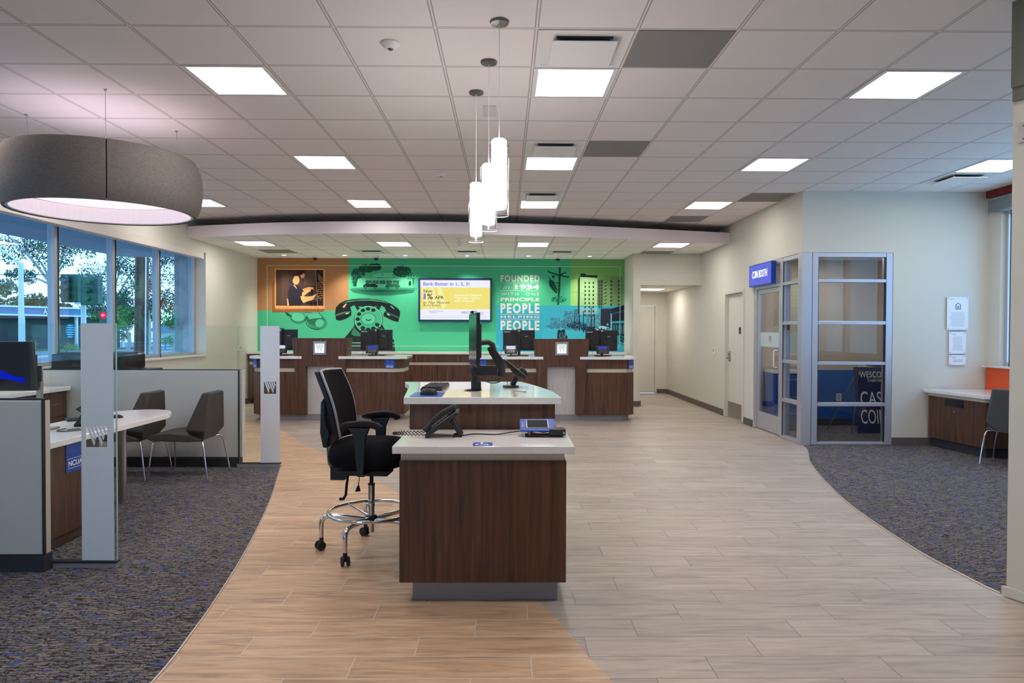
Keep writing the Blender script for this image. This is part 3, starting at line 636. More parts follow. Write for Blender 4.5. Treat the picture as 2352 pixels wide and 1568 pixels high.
for x, y, z, lab in ((*tile_xy(1, 0), CE, 'plain grey return air tile beside the front diffuser'), (*tile_xy(1, 4), CE, 'plain grey return air tile beside the second diffuser'), (*tile_xy(5, 8), CE, 'plain grey return air tile by the right wall'), (*tile_xy(4, 11), CE, 'plain grey return air tile just before the dropped ceiling'), (*tile_xy(-8, 2, True), 3.0, 'grey return air tile in the dropped ceiling, left end'), (*tile_xy(4, 2, True), 3.0, 'grey return air tile in the dropped ceiling, right end')):
    if z == 3.0 and x > 2: y1 = min(y+T, 13.50)
    else: y1 = y+T
    tag(MB().box(x+.012, x+T-.012, y+.012, y1-.012, z-.003, z-.0005).build('return_air_tile', 'greytile', smooth=False), lab, 'ceiling tile', 'grey return air tiles')
# detectors
for x, y, z, s, lab in ((-.728, 4.40, CE, 1.0, 'round white detector on the ceiling, nearest one'), (-.744, 8.02, CE, 1.0, 'round white detector on the ceiling, farther one'), (-.757, 11.434, 3.0, 1.0, 'round white detector under the dropped ceiling, front of two'), (-.79, 11.943, 3.0, .9, 'round white detector under the dropped ceiling, rear of two')):
    t = thing('smoke_detector', lab, 'smoke detector', (x, y, z), group='round ceiling detectors')
    MB().lathe([(.0, -.0005), (.06*s, -.0005), (.062*s, -.008), (.05*s, -.022), (.03*s, -.036), (.0, -.038)], n=28).build('dome', 'white_metal', t, local=True)
    MB().cyl((.0, 0, -.0385), (.0, 0, -.044), .018*s, .014*s).build('sensor_tip', 'nickel', t, local=True)
t = thing('wall_sensor_plate', 'small square sensor plate hanging from the ceiling near pendants', 'sensor', (-.13, 5.70, CE))
MB().box(-.055, .055, -.11, .13, -.02, -.0005).build('plate', 'cassette', t, local=True, bevel=.003); MB().box(-.05, .05, .131, .135, -.018, -.002).build('slot', 'black', t, local=True)
# downlights along the mural
for i, x in enumerate((-4.47, -3.25, -2.02, -.77, .475, 1.72)):
    t = thing('downlight', 'small round downlight washing the mural, %s from left' % ['first', 'second', 'third', 'fourth', 'fifth', 'sixth'][i], 'downlight', (x, 14.02, 3.0), group='downlights along the mural')
    MB().lathe([(.045, -.0005), (.075, -.0005), (.075, -.005), (.045, -.005)], n=24, close=True).build('trim_ring', 'white_metal', t, local=True)
    MB().cyl((0, 0, -.001), (0, 0, -.003), .045, n=24).build('lens', 'down', t, local=True)
    L = bpy.data.lights.new('downlight_lamp', 'SPOT'); L.energy = 36; L.spot_size = math.radians(98); L.spot_blend = 1.0; L.shadow_soft_size = .04; L.color = (1, .95, .86)
    lo = bpy.data.objects.new('lamp', L); COL.objects.link(lo); lo.parent = t; lo.location = (0, 0, -.02); lo.rotation_euler = (math.radians(14), 0, 0)
# security cameras
for x, lab, bullet in ((-3.874, 'security camera above the orange part of the mural', 1), (-2.627, 'dome security camera above the green shop-front picture', 0), (1.081, 'dome security camera above the lineman picture', 0)):
    t = thing('security_camera', lab, 'security camera', (x, 14.12, 3.0), group='ceiling security cameras')
    MB().lathe([(0, -.0005), (.055, -.0005), (.06, -.02), (.05, -.045), (.0, -.045)], n=24).build('housing', 'white_metal', t, local=True)
    MB().ball((0, -.005, -.055), (.045, .045, .04) if not bullet else (.04, .04, .045)).build('camera_eye', 'blackgloss', t, local=True)
# ============================================================ pendants
def pendant(x, y, lab):
    t = thing('pendant_lamp', lab, 'pendant lamp', (x, y, CE), group='three glass cylinder pendants')
    MB().lathe([(0, -.0005), (.056, -.0005), (.057, -.006), (.053, -.016), (.0, -.018)], n=32).build('canopy', 'nickel', t, local=True)
    MB().cyl((0, 0, -.0185), (0, 0, -.69), .0022, n=8).build('cord', 'white_metal', t, local=True)
    MB().lathe([(.0, -.69), (.034, -.69), (.044, -.70), (.046, -1.07), (.044, -1.082), (0, -1.083)], n=32).build('opal_shade', 'pend', t, local=True)
    g = MB().lathe([(.0555, -.715), (.0575, -.715), (.0575, -1.14), (.0555, -1.14)], n=36, close=True); g.build('glass_sleeve', 'glass_p', t, local=True)
    k = MB()
    for a in (.5, .5+2*PI/3, .5+4*PI/3): k.cyl((.047*math.cos(a), .047*math.sin(a), -.735), (.064*math.cos(a), .064*math.sin(a), -.735), .003, n=8)
    k.build('retaining_pin', 'steel', t, local=True)
    MB().lathe([(.0553, -1.137), (.058, -1.137), (.058, -1.1405), (.0553, -1.1405)], n=36, close=True).build('glass_rim', 'white_metal', t, local=True)
pendant(-.037, 4.083, 'glass cylinder pendant nearest the viewer, rightmost of three'); pendant(-.113, 4.687, 'glass cylinder pendant in the middle of the three'); pendant(-.223, 5.285, 'glass cylinder pendant farthest back, leftmost of three')
# ============================================================ drum pendant
DX, DY, DB = -3.34, 5.80, 2.452
t = thing('drum_pendant', 'large grey fabric drum pendant with glowing white inside, upper left', 'pendant lamp', (DX, DY, DB))
def drum_r(z): # z 0..0.46
    u = z/.46; return .695+.055*(1-abs(2*u-1)**2.6)
prof = [(drum_r(z), z) for z in [i*.46/18 for i in range(19)]]
inner = [(r-.02, z) for r, z in prof][::-1]
for k in range(3):
    a0 = math.radians(-59)+k*2*PI/3+.005; a1 = a0+2*PI/3-.010; full = prof+inner; mb = MB(); K = len(full)
    mb.grid(lambda u, v: (full[min(int(round(v*(K))), K) % K][0]*math.cos(a0+(a1-a0)*u), full[int(round(v*K)) % K][0]*math.sin(a0+(a1-a0)*u), full[int(round(v*K)) % K][1]), 40, K+1)
    mb.build('shade_panel', 'drum', t, local=True, ang=50)
for k in range(3):
    a0 = math.radians(-59)+k*2*PI/3; MB().grid(lambda u, v: ((drum_r(v*.46)-.022)*math.cos(a0-.03+.06*u), (drum_r(v*.46)-.022)*math.sin(a0-.03+.06*u), v*.46), 5, 12).build('seam_light_block', 'black_soft', t, local=True)  # dark strip added to keep the bright lining from showing through the gap
mb = MB(); NP = 180
mb.grid(lambda u, v: ((.662+.006*(int(u*NP+.5) % 2))*math.cos(2*PI*u), (.662+.006*(int(u*NP+.5) % 2))*math.sin(2*PI*u), .012+v*.13), NP, 2, cu=True); mb.build('pleated_lining', 'drum_in', t, local=True, smooth=False)
MB().lathe([(.655, .004), (.688, .004), (.688, .012), (.655, .012)], n=64, close=True).build('lower_ring', 'steel', t, local=True)
MB().cyl((0, 0, .14), (0, 0, .15), .64, n=64).build('diffuser', 'drum_disc', t, local=True)
MB().lathe([(.66, .40), (.67, .40), (.67, .45), (.66, .45)], n=64, close=True).build('upper_ring', 'steel', t, local=True)
MB().cyl((0, 0, .395), (0, 0, .40), .60, n=48).build('uplight_disc', 'drum_top', t, local=True)
for x, y in ((-4.051, 5.899), (-3.029, 5.28), (-3.006, 6.36)):
    dx, dy = x-DX, y-DY; s = .66/math.hypot(dx, dy)
    MB().cyl((dx*s, dy*s, .45), (dx, dy, CE-DB-.012), .002, n=6).cyl((dx, dy, CE-DB-.012), (dx, dy, CE-DB-.0008), .011, n=12).build('suspension_cable', 'steel', t, local=True)

# ============================================================ mural
mural = thing('wall_mural', 'large printed heritage mural in orange, green, lime and teal on back wall', 'mural', (-1.32, 14.549, 1.04))
MS = .00916
def mp(px, py, lay=0): return (-5.197+(px-590)*.00908, 14.5485-.0012*(lay+1), 2.992-(py-593)*.00915)
class Art(MB):
    def __init__(s): super().__init__(); s.c = []
    def p(s, pts, col, lay=1, cols=None):
        s.poly([mp(x, y, lay) for x, y in pts][::-1]); s.c.append([lin(c) for c in cols][::-1] if cols else lin(col)); return s
    def r(s, x0, x1, y0, y1, col, lay=1, cols=None): return s.p([(x0, y0), (x1, y0), (x1, y1), (x0, y1)], col, lay, cols)
    def e(s, cx, cy, rx, ry, col, lay=1, n=28, a0=0, a1=2*PI, rot=0):
        P = []
        for i in range(n):
            t = a0+(a1-a0)*i/n; x = rx*math.cos(t); y = ry*math.sin(t); P.append((cx+x*math.cos(rot)-y*math.sin(rot), cy+x*math.sin(rot)+y*math.cos(rot)))
        return s.p(P, col, lay)
    def ring(s, cx, cy, rx, ry, w_, col, lay=1, n=36, a0=0, a1=2*PI, rot=0):
        for i in range(n):
            q = []
            for t, k in ((a0+(a1-a0)*i/n, 1), (a0+(a1-a0)*(i+1)/n, 1), (a0+(a1-a0)*(i+1)/n, 0), (a0+(a1-a0)*i/n, 0)):
                x = (rx-w_*(1-k))*math.cos(t); y = (ry-w_*(1-k))*math.sin(t); q.append((cx+x*math.cos(rot)-y*math.sin(rot), cy+x*math.sin(rot)+y*math.cos(rot)))
            s.p(q, col, lay)
        return s
    def ln(s, x0, y0, x1, y1, w_, col, lay=1):
        d = math.hypot(x1-x0, y1-y0); nx, ny = -(y1-y0)/d*w_/2, (x1-x0)/d*w_/2
        return s.p([(x0+nx, y0+ny), (x1+nx, y1+ny), (x1-nx, y1-ny), (x0-nx, y0-ny)], col, lay)
    def blob(s, cx, cy, rx, ry, n, col, lay=1, sz=2.2, rnd=None):
        rnd = rnd or random
        for i in range(n):
            a = rnd.random()*2*PI; q = math.sqrt(rnd.random()); x = cx+rx*q*math.cos(a); y = cy+ry*q*math.sin(a); z = sz*(.4+rnd.random()); b = rnd.random()*PI
            k = .8+.5*rnd.random(); s.p([(x+z*math.cos(b+t_), y+z*math.sin(b+t_)*.8) for t_ in (0, 1.3, 2.4, 3.6, 5)], [min(255, v*k) for v in col], lay+rnd.random()*.4)
        return s
    def done(s, name): return s.build(name, 'mural', mural, smooth=False)
OR = (178, 128, 86); GR = (74, 184, 138); LM = (120, 178, 100); TE = (56, 164, 184)
A = Art(); A.r(590, 800, 593, 713, OR, 0); A.r(800, 1315, 593, 806, GR, 0); A.r(590, 800, 713, 806, GR, 0); A.r(1315, 1440, 593, 806, LM, 0)
A.r(1141, 1440, 700, 806, TE, .5); A.p([(1315, 640), (1340, 640), (1330, 700), (1315, 700)], (150, 196, 112), .6); A.done('colour_blocks')
A = Art()
for a in ((612.5, 610, 1430, 610), (612.5, 610, 612.5, 794), (1430, 610, 1430, 794), (612.5, 794, 1150, 794), (1424, 794, 1430, 794)): A.ln(*a, 1.2, (178, 222, 186), 3)
A.done('border_line')
# photograph of the switchboard operator
A = Art(); A.p([(623, 650), (632, 640), (632, 712), (746, 708), (742, 716), (624, 718)], (150, 98, 56), 1)
sc = [(630+i*4.6, 708.5+(1.2 if i % 2 else 0)) for i in range(26)]
A.p([(630, 617), (745, 617)]+sc[::-1], (232, 168, 106), 2); A.r(632.8, 742, 620, 702, (74, 56, 50), 3); A.r(633, 660, 620, 702, (84, 64, 54), 3.4); A.ln(649, 620, 649, 702, .7, (110, 82, 62), 3.6)
A.r(697, 724, 620, 656, (92, 74, 64), 3.4); A.r(724, 742, 620, 702, (46, 38, 42), 3.6); A.ln(724, 620, 729, 702, 1.6, (168, 116, 76), 4)
for i in range(7): A.ln(730, 628+i*2, 741, 640+i*2.6, .5, (200, 146, 96), 4)
for i in range(8): A.ln(728, 650+i*5, 741, 648.5+i*5, 1.0, (196, 144, 96), 4); A.ln(731+(i % 3)*4, 650+i*5, 731+(i % 3)*4, 655+i*5, .8, (204, 150, 100), 4)
A.p([(661, 690), (660, 672), (664, 660), (670, 654), (681, 654), (690, 660), (694, 672), (692, 684), (695, 694), (690, 702), (664, 702)], (44, 40, 50), 4.5)      # torso
A.p([(672, 655), (677, 655), (682, 664), (679, 662)], (206, 158, 110), 5)
A.e(679, 643, 8, 11, (226, 166, 108), 5); A.p([(668, 652), (664, 648), (665, 636), (670, 630), (680, 628), (687, 631), (684, 634), (676, 634), (672, 640), (671, 650)], (52, 42, 40), 5.5); A.blob(669, 640, 5, 9, 40, (62, 50, 46), 5.7, 1.2)
A.e(694, 632, 5, 7, (206, 150, 100), 4.4); A.p([(686, 630), (688, 623), (698, 621), (701, 627), (695, 628), (692, 632)], (50, 42, 42), 4.8)
A.p([(693, 672), (706, 664), (713, 664), (713, 669), (704, 674), (696, 681), (693, 680)], (232, 172, 112), 5.6); A.p([(694, 664), (708, 659), (718, 660), (720, 664), (706, 666), (697, 669)], (216, 158, 102), 5.4)
A.p([(689, 680), (705, 681), (716, 680), (727, 675), (717, 689), (706, 692), (696, 696), (691, 688)], (236, 178, 116), 5.8); A.p([(658, 684), (661, 688), (663, 702), (659, 702)], (230, 176, 116), 5.2)
A.blob(716, 672, 7, 8, 60, (30, 28, 34), 5.3, 1.5); A.blob(716, 695, 12, 6, 70, (28, 26, 32), 5.3, 1.5); A.blob(722, 680, 5, 18, 50, (150, 110, 76), 5.35, .8)
A.done('operator_photograph')
# eyeglasses
A = Art(); A.e(684, 729, 18, 12, (66, 158, 120), 1, rot=.1); A.e(683, 728, 15, 9.5, (92, 200, 154), 1.5, rot=.1); A.ring(684, 730, 17.5, 12.5, 1.4, (34, 84, 66), 2, a0=.2, a1=3.4)
A.e(727, 739, 24, 18, (58, 142, 110), 1, rot=.3); A.e(722, 735, 20, 13, (44, 108, 84), 1.5, rot=.25); A.e(733, 742, 10, 9, (84, 190, 146), 1.8, rot=-.5); A.p([(703, 724), (716, 719), (734, 722), (740, 730), (722, 731), (710, 733)], (88, 190, 148), 1.7); A.ring(724, 737, 24, 20, 1.5, (28, 70, 58), 2, a0=1.0, a1=3.6, rot=.2)
A.ring(706, 722, 12, 5, 1.0, (34, 84, 66), 2.2, a0=3.4, a1=6.1); A.p([(653, 716), (660, 718), (670, 727), (668, 729), (657, 724)], (38, 88, 70), 2.2)
A.ring(692, 712, 42, 12, .9, (150, 104, 60), 2.4, a0=3.6, a1=6.0); A.ln(728, 713, 744, 735, 1.4, (36, 86, 70), 2); A.done('eyeglasses')
# shop-front picture
A = Art(); rr = random.Random(3)
GD = (30, 84, 64)
A.p([(802, 664), (955, 664), (948, 672), (900, 678), (850, 678), (812, 672)], (42, 120, 92), .8); A.p([(812, 664), (950, 664), (930, 670), (840, 671)], (34, 100, 78), .9)
A.blob(822, 632, 16, 16, 200, GD, 1, 2, rr); A.blob(842, 616, 18, 9, 240, GD, 1, 2.2, rr); A.blob(862, 613, 14, 8, 160, (24, 66, 52), 1, 2, rr); A.blob(924, 622, 20, 13, 300, GD, 1, 2.2, rr); A.blob(944, 640, 9, 16, 90, (40, 104, 80), 1, 1.6, rr); A.blob(813, 646, 5, 10, 60, GD, 1, 1.6, rr)
LG = (104, 204, 160); A.p([(822, 640), (838, 636), (857, 636), (857, 628), (877, 623.5), (902, 624), (902, 636), (935, 636), (935, 641), (948, 641), (948, 659), (818, 659)], LG, 2)
A.p([(838, 637), (935, 637), (935, 638), (838, 638)], (50, 128, 98), 2.5); A.p([(858, 628), (877, 623.5), (902, 624), (902, 625.3), (877, 625), (858, 629.4)], (60, 140, 108), 2.5); A.r(875, 882, 624, 633, (82, 176, 136), 2.6); A.r(867, 878, 636.5, 638, GD, 2.8)
for i in range(5): x = 840+i*15.8; A.r(x, x+13.5, 643.5, 651.5, (46, 110, 86), 2.6); A.ln(x+6.5, 643.5, x+6.5, 651.5, .5, LG, 2.8)
A.e(942, 650, 3, 6, (26, 64, 52), 2.6); A.r(812, 819, 646, 657, (28, 70, 56), 2.6)
def oldcar(x, k, body):
    A.p([(x, 659), (x, 655), (x+4, 652), (x+10, 651), (x+14, 647.5), (x+23*k, 647.5), (x+29*k, 652), (x+33*k, 655), (x+34*k, 659)], body, 3); A.p([(x+12, 651), (x+15, 648.6), (x+19, 648.6), (x+19, 651)], (120, 200, 168), 3.3); A.p([(x+20.5, 648.6), (x+23, 648.6), (x+27, 651), (x+20.5, 651)], (110, 190, 158), 3.3)
    for q in (5.5, 27*k): A.e(x+q, 659, 3.2, 3.2, (18, 48, 40), 3.5, 14); A.e(x+q, 659, 1.3, 1.3, (120, 196, 160), 3.7, 10)
oldcar(834, 1, (24, 62, 52)); oldcar(885, 1.02, (48, 112, 90)); A.ln(806, 662, 958, 662, .7, (24, 74, 58), 2.9); A.done('shop_front_picture')
# rotary telephone
A = Art(); K = (34, 48, 46); 
A.p([(788, 779), (801, 764), (810, 752), (814, 745), (878, 745), (884, 756), (893, 766), (905, 780), (908, 806), (800, 806), (790, 790)], K, 1); A.p([(806, 766), (812, 750), (818, 757), (830, 768), (826, 772), (812, 771)], (60, 122, 100), 1.3); A.r(790, 908, 786, 788, (120, 190, 165), 1.3); A.p([(872, 752), (882, 757), (890, 768), (884, 772)], (64, 120, 100), 1.3)
A.r(800, 906, 789, 806, (52, 62, 64), 1.25)
A.p([(810, 693), (816, 704), (822, 716), (826, 722), (862, 722), (872, 710), (878, 696), (868, 700), (862, 709), (830, 709), (824, 706), (820, 698)], K, 2)      # cradle
out_ = [(771, 706), (779, 697), (790, 691), (808, 687), (826, 685.4), (845, 685.4), (866, 687), (884, 691), (900, 698), (914, 707), (919.5, 714), (919, 724), (915, 738.5), (906, 737), (892, 731), (881, 725), (882, 718), (887, 712), (883, 705), (876, 701), (866, 703), (838, 704), (822, 703), (811, 701), (804, 706), (807, 714), (806, 724), (796, 731), (780, 736), (771, 734), (769, 720)]
A.p(out_, (30, 38, 40), 3)
A.p([(785, 697), (800, 691), (830, 687.4), (858, 687.4), (880, 691), (894, 697), (880, 693.5), (850, 690), (820, 690), (800, 693.5)], (70, 150, 118), 3.5); A.p([(786, 705), (792, 698), (797, 697), (790, 707)], (216, 160, 104), 3.5); A.p([(896, 701), (900, 702), (907, 709), (902, 708)], (110, 180, 150), 3.5)
A.p([(770, 722), (788, 716), (806, 714), (806, 717), (789, 720), (771, 726)], (90, 110, 100), 3.6); A.p([(793, 719), (801, 717), (801, 720), (794, 722)], (150, 210, 180), 3.8); A.p([(889, 719), (896, 722), (895, 724.5), (889, 722)], (150, 210, 180), 3.8); A.p([(886, 714), (918, 728), (917, 731), (885, 717)], (66, 96, 84), 3.6)
A.e(846, 734, 33.5, 32.5, (30, 60, 52), 4, 48); A.e(846, 733, 32, 31, (72, 176, 134), 4.2, 48); A.ring(846, 733, 32, 31, 1.2, (140, 214, 182), 4.4, 48)
for i in range(10):
    a = math.radians(-62-i*29.5); A.e(846+24.5*math.cos(a), 733+23.5*math.sin(a), 5.2, 4.6, (24, 50, 44), 4.6, 20); A.ring(846+24.5*math.cos(a), 733+23.5*math.sin(a), 5.4, 4.8, .7, (150, 222, 190), 4.7, 16, .4, 2.6)
A.ring(846, 732, 17.5, 14, .8, (36, 92, 72), 4.6, 40); A.e(846, 732, 15, 12, (92, 196, 152), 4.65, 36); A.ring(846, 731, 7, 5.5, 2.4, (26, 56, 48), 4.9, 16, .3, 2.85); A.p([(862, 740), (873, 752), (871, 754), (861, 743)], (28, 60, 52), 4.9); A.done('rotary_telephone')
# lettering
A = Art(); WH = (206, 212, 204)
def art_text(txt, x0, x1, y0, y1, bold=0, shear=0, space=1.0, lay=3, col=WH):
    o = mp(x0, y1, lay); e = mp(x1, y0, lay); put_text(A, txt, o, X_, Z_, e[0]-o[0], e[2]-o[2], bold, shear, space, col)
art_text('FOUNDED', 1152.3, 1242.6, 630, 645.7, .035, 0, 1.25); A.ln(1151, 648.4, 1243, 648.4, .8, WH, 3); art_text('in', 1158, 1172.7, 652, 663, -.012, .35); A.ln(1182.4, 648.4, 1182.4, 666, .8, WH, 3); art_text('1934', 1185.5, 1242, 651.6, 663.5, .05); A.ln(1151, 666.1, 1243, 666.1, .8, WH, 3)
art_text('WITH  ONE', 1153, 1242, 670, 677, .0, 0, 1.4); art_text('PRINCIPLE', 1152.5, 1242.5, 682, 690, .045, 0, 1.1); art_text('PEOPLE', 1152.3, 1242.6, 695, 718, .04, 0, 1.25); A.ln(1151, 720.8, 1243, 720.8, .8, WH, 3); art_text('HELPING', 1152.5, 1242.5, 723.5, 729, .03, 0, 1.3); A.ln(1151, 731.8, 1243, 731.8, .8, WH, 3); art_text('PEOPLE', 1152.3, 1242.6, 734.4, 757.3, .04, 0, 1.25)
A.done('slogan_lettering')
# lineman
A = Art(); D = (20, 62, 50)
A.p([(1287.5, 612), (1292, 612), (1290.5, 660), (1288, 698), (1284, 698), (1286.5, 650)], (26, 78, 60), 1); A.p([(1261, 620), (1286, 628), (1310, 633), (1310.5, 636), (1286, 631), (1261, 623)], D, 1.5); A.p([(1291, 627), (1305, 621.5), (1306, 623), (1292, 630)], D, 1.5); A.ln(1278, 629, 1288, 636, .8, D, 1.5); A.ln(1264, 617, 1264, 621, 1, D, 1.5); A.ln(1309, 630, 1309, 634, 1, D, 1.5)
A.e(1274.5, 634, 2.8, 3, D, 2); A.p([(1266, 634), (1268, 640), (1273, 642), (1278, 647), (1277, 651), (1272, 652), (1265, 652), (1264, 646), (1265.5, 641)], (26, 74, 60), 2); A.p([(1265, 647), (1270, 649), (1278, 662), (1284, 670), (1282, 672.5), (1273, 664), (1266, 655)], D, 2.2); A.p([(1271, 648), (1277, 650), (1283, 659), (1285, 667), (1282.5, 666), (1276, 658)], (24, 68, 56), 2.3); A.e(1274.5, 631.6, 4.2, 1.2, D, 2.4); A.ln(1269, 642, 1264, 634, 1.4, D, 2); A.ln(1276, 648, 1288, 648, 1.6, D, 2); A.ln(1278, 651, 1288, 655, 1, D, 2)
A.blob(1287, 686, 18, 7, 120, (38, 122, 92), .8, 1.8, rr); A.done('lineman_picture')
# high rise
A = Art(); A.p([(1333, 640), (1336, 626), (1350, 626), (1377, 632), (1377, 700), (1333, 700)], (150, 190, 132), 1); A.p([(1331.5, 642), (1335.5, 628), (1336.5, 640), (1336, 718), (1332, 718)], (42, 66, 44), 1.5)
A.p([(1337, 626), (1349, 626), (1351, 629), (1377, 630), (1377, 636), (1337, 633.5)], (34, 52, 38), 2); A.p([(1377, 639), (1391, 640), (1391, 700), (1377, 700)], (84, 104, 76), 1); A.p([(1391, 641), (1393, 632), (1397, 629), (1405, 629), (1407, 631), (1407, 700), (1391, 700)], (120, 158, 104), 1.2); A.p([(1405, 631), (1436, 632), (1436, 700), (1405, 700)], (112, 146, 98), 1.1)
A.r(1336, 1377, 703, 720, (124, 176, 186), 1.6)
for j in range(9):
    for i in range(3): x = 1347+i*9.4; y = 645+j*9.3; A.r(x, x+3.4, y, y+5, (40, 58, 44), 2.2)
    for i in range(2): A.r(1380+i*5, 1382.6+i*5, 643+j*7.2, 648+j*7.2, (44, 56, 44), 2.2)
    if j < 7:
        A.p([(1393, 646+j*8), (1399, 643+j*8), (1399, 646.4+j*8), (1393, 649.4+j*8)], (58, 80, 54), 2.2)
        for i in range(2): A.r(1407.5+i*18, 1411+i*18, 641+j*9, 646+j*9, (46, 64, 46), 2.2)
A.ln(1318, 668, 1350, 673, .4, (60, 90, 60), 2.4); A.ln(1350, 673, 1410, 673, .4, (60, 90, 60), 2.4); A.ln(1410, 673, 1437, 663, .4, (60, 90, 60), 2.4); A.done('high_rise_picture')
# street
A = Art(); rr = random.Random(11)
A.p([(1252, 755), (1262, 752), (1300, 751), (1330, 757), (1370, 768), (1440, 790), (1440, 806), (1247, 806), (1247, 780)], (64, 172, 190), .6)
def facade(x0, x1, y0, y1, base, dark, dens, lay=1):
    A.r(x0, x1, y0, y1, base, lay)
    x = x0+1
    while x < x1-1:
        y = y0+1.5
        while y < y1-2:
            if rr.random() < dens: A.r(x, x+1.4, y, y+2.4, dark, lay+.5)
            y += 3.7
        x += 2.7
facade(1268, 1290, 728, 752, (70, 142, 164), (40, 92, 116), .5); facade(1299, 1322, 712, 756, (74, 146, 168), (32, 66, 84), .6); facade(1322, 1336, 708, 758, (70, 136, 154), (24, 48, 62), .8); facade(1352, 1372, 718, 764, (82, 150, 172), (30, 50, 64), .7); facade(1370, 1387, 716, 762, (92, 160, 178), (28, 44, 56), .7)
A.r(1385, 1408, 706, 752, (44, 50, 66), 1.8); A.r(1384, 1409, 704, 707, (80, 130, 140), 1.9)
A.p([(1408, 707), (1440, 698), (1440, 734), (1410, 736)], (38, 42, 56), 2); A.p([(1410, 717), (1440, 709), (1440, 714), (1411, 721)], (52, 74, 92), 2.3); A.r(1411, 1440, 736, 740, (70, 160, 176), 2.2); A.r(1412, 1440, 740, 768, (36, 56, 68), 2.1)
for i in range(5): A.r(1415+i*5.5, 1418+i*5.5, 744, 764, (60, 130, 146), 2.4)
A.r(1408, 1411, 718, 768, (110, 186, 196), 2.3)
for x, y0, y1, w_ in ((1336, 720, 758, 1.6), (1345, 712, 762, 1.8), (1363, 703, 768, 1.6), (1371, 711, 756, .8), (1324, 724, 756, .8), (1280, 738, 752, .6)): A.ln(x, y0, x, y1, w_, (24, 38, 50), 3)
A.blob(1330, 745, 22, 8, 200, (34, 62, 78), 2.6, 1.5, rr); A.blob(1305, 742, 14, 10, 120, (60, 116, 138), 1.8, 1.4, rr); A.blob(1280, 748, 24, 5, 120, (60, 116, 138), 1.6, 1.3, rr); A.blob(1372, 754, 32, 6, 260, (26, 42, 54), 3.2, 1.5, rr); A.blob(1436, 775, 6, 9, 70, (24, 36, 46), 3.2, 1.3, rr)
A.p([(1370, 752), (1385, 746), (1394, 747), (1405, 750), (1400, 754), (1375, 757)], (140, 210, 216), 3.5); A.e(1401, 743, 2.6, 2.6, (110, 170, 184), 3.6, 14)
A.r(1377, 1404, 758, 768, (50, 54, 66), 3.4); A.r(1376, 1398, 756, 758, (160, 216, 220), 3.6); A.ln(1345, 770, 1376, 779, .5, (50, 120, 136), 1)
A.p([(1283, 781), (1284, 770), (1285, 757), (1289, 755), (1293, 758), (1296, 755), (1302, 755), (1303, 765), (1308, 770), (1308, 777), (1302, 782), (1290, 782)], (30, 42, 52), 2); A.blob(1296, 770, 9, 8, 60, (70, 110, 124), 2.5, 1.2, rr); A.e(1289, 779, 2.6, 2.6, (16, 24, 32), 2.9, 12)
A.ln(1420, 785, 1440, 790, .8, (26, 50, 60), 2); A.done('street_picture')

# television
tv = thing('television', 'large wall television showing a white and yellow bank advert', 'television', (-1.045, 14.50, 1.68))
TX0, TX1, TZ0, TZ1 = -1.815, -.275, 1.672, 2.578
MB().box(TX0, TX1, 14.47, 14.535, TZ0, TZ1).build('casing', mat('tv_bezel', (16, 34, 84), .25), tv, bevel=.004)
def tvp(px, py, lay=0): return (TX0+(px-962)*(TX1-TX0)/167, 14.4695-.0006*(lay+1), TZ1-(py-640)*(TZ1-TZ0)/97)
class TVA(Art):
    def p(s, pts, col, lay=1, cols=None): s.poly([tvp(x, y, lay) for x, y in pts][::-1]); s.c.append(lin(col)); return s
A = TVA(); A.r(966.5, 1125, 644.5, 733, (238, 240, 255), 0); A.r(966.5, 1125, 661, 709.5, (240, 226, 120), 1)
for x in (968, 986, 1004): A.p([(x, 661), (x+10, 661), (x+22, 700), (x+16, 709), (x+12, 706)], (246, 240, 172), 1.5)
def tv_text(txt, x0, x1, y0, y1, col, bold=0):
    o = tvp(x0, y1, 3); e = tvp(x1, y0, 3); put_text(A, txt, o, X_, Z_, e[0]-o[0], e[2]-o[2], bold, 0, 1.0, col)
tv_text('Bank Better in 1, 2, 3!', 973, 1078, 649, 658, (134, 126, 220), .02); tv_text('Save', 973, 994, 665.5, 672, (34, 34, 40), .01); tv_text('1', 974, 979, 674.5, 687.5, (134, 126, 220), .04); tv_text('%', 982, 995, 675, 687.5, (34, 34, 40), .01); tv_text('APR', 999, 1020, 680, 687, (34, 34, 40), .01)
tv_text('on Your Wescom', 973, 1033, 691.5, 697.5, (50, 48, 44), 0); tv_text('Auto Loan', 973, 1010, 697.8, 703, (50, 48, 44), 0)
for i, (s_, x1) in enumerate((('Insure and Finance', 1106), ('Your New Vehicle', 1102), ('with Wescom!', 1090))): tv_text(s_, 1044, x1, 675+i*6.6, 680.4+i*6.6, (255, 250, 220), .02)
tv_text('WESCOM', 1059, 1086, 714.5, 719.5, (40, 44, 84), 0); tv_text('Bank', 1100, 1110, 715, 718, (110, 112, 150)); tv_text('Better.', 1100, 1113, 719, 722, (110, 112, 150))
for i in range(2): A.r(986, 1018-i*14, 713.5+i*3, 714.6+i*3, (170, 172, 205), 2)
for i in range(3): A.r(973, 1119, 724+i*2.4, 724.8+i*2.4, (214, 216, 238), 2)
for q in logo_bars((0, 0, 0), X_, Z_, 1): A.p([(1088+x*8, 713+(1-z)*8) for x, _, z in q], (60, 66, 120), 2)
A.build('screen_picture', 'tvart', tv, smooth=False)

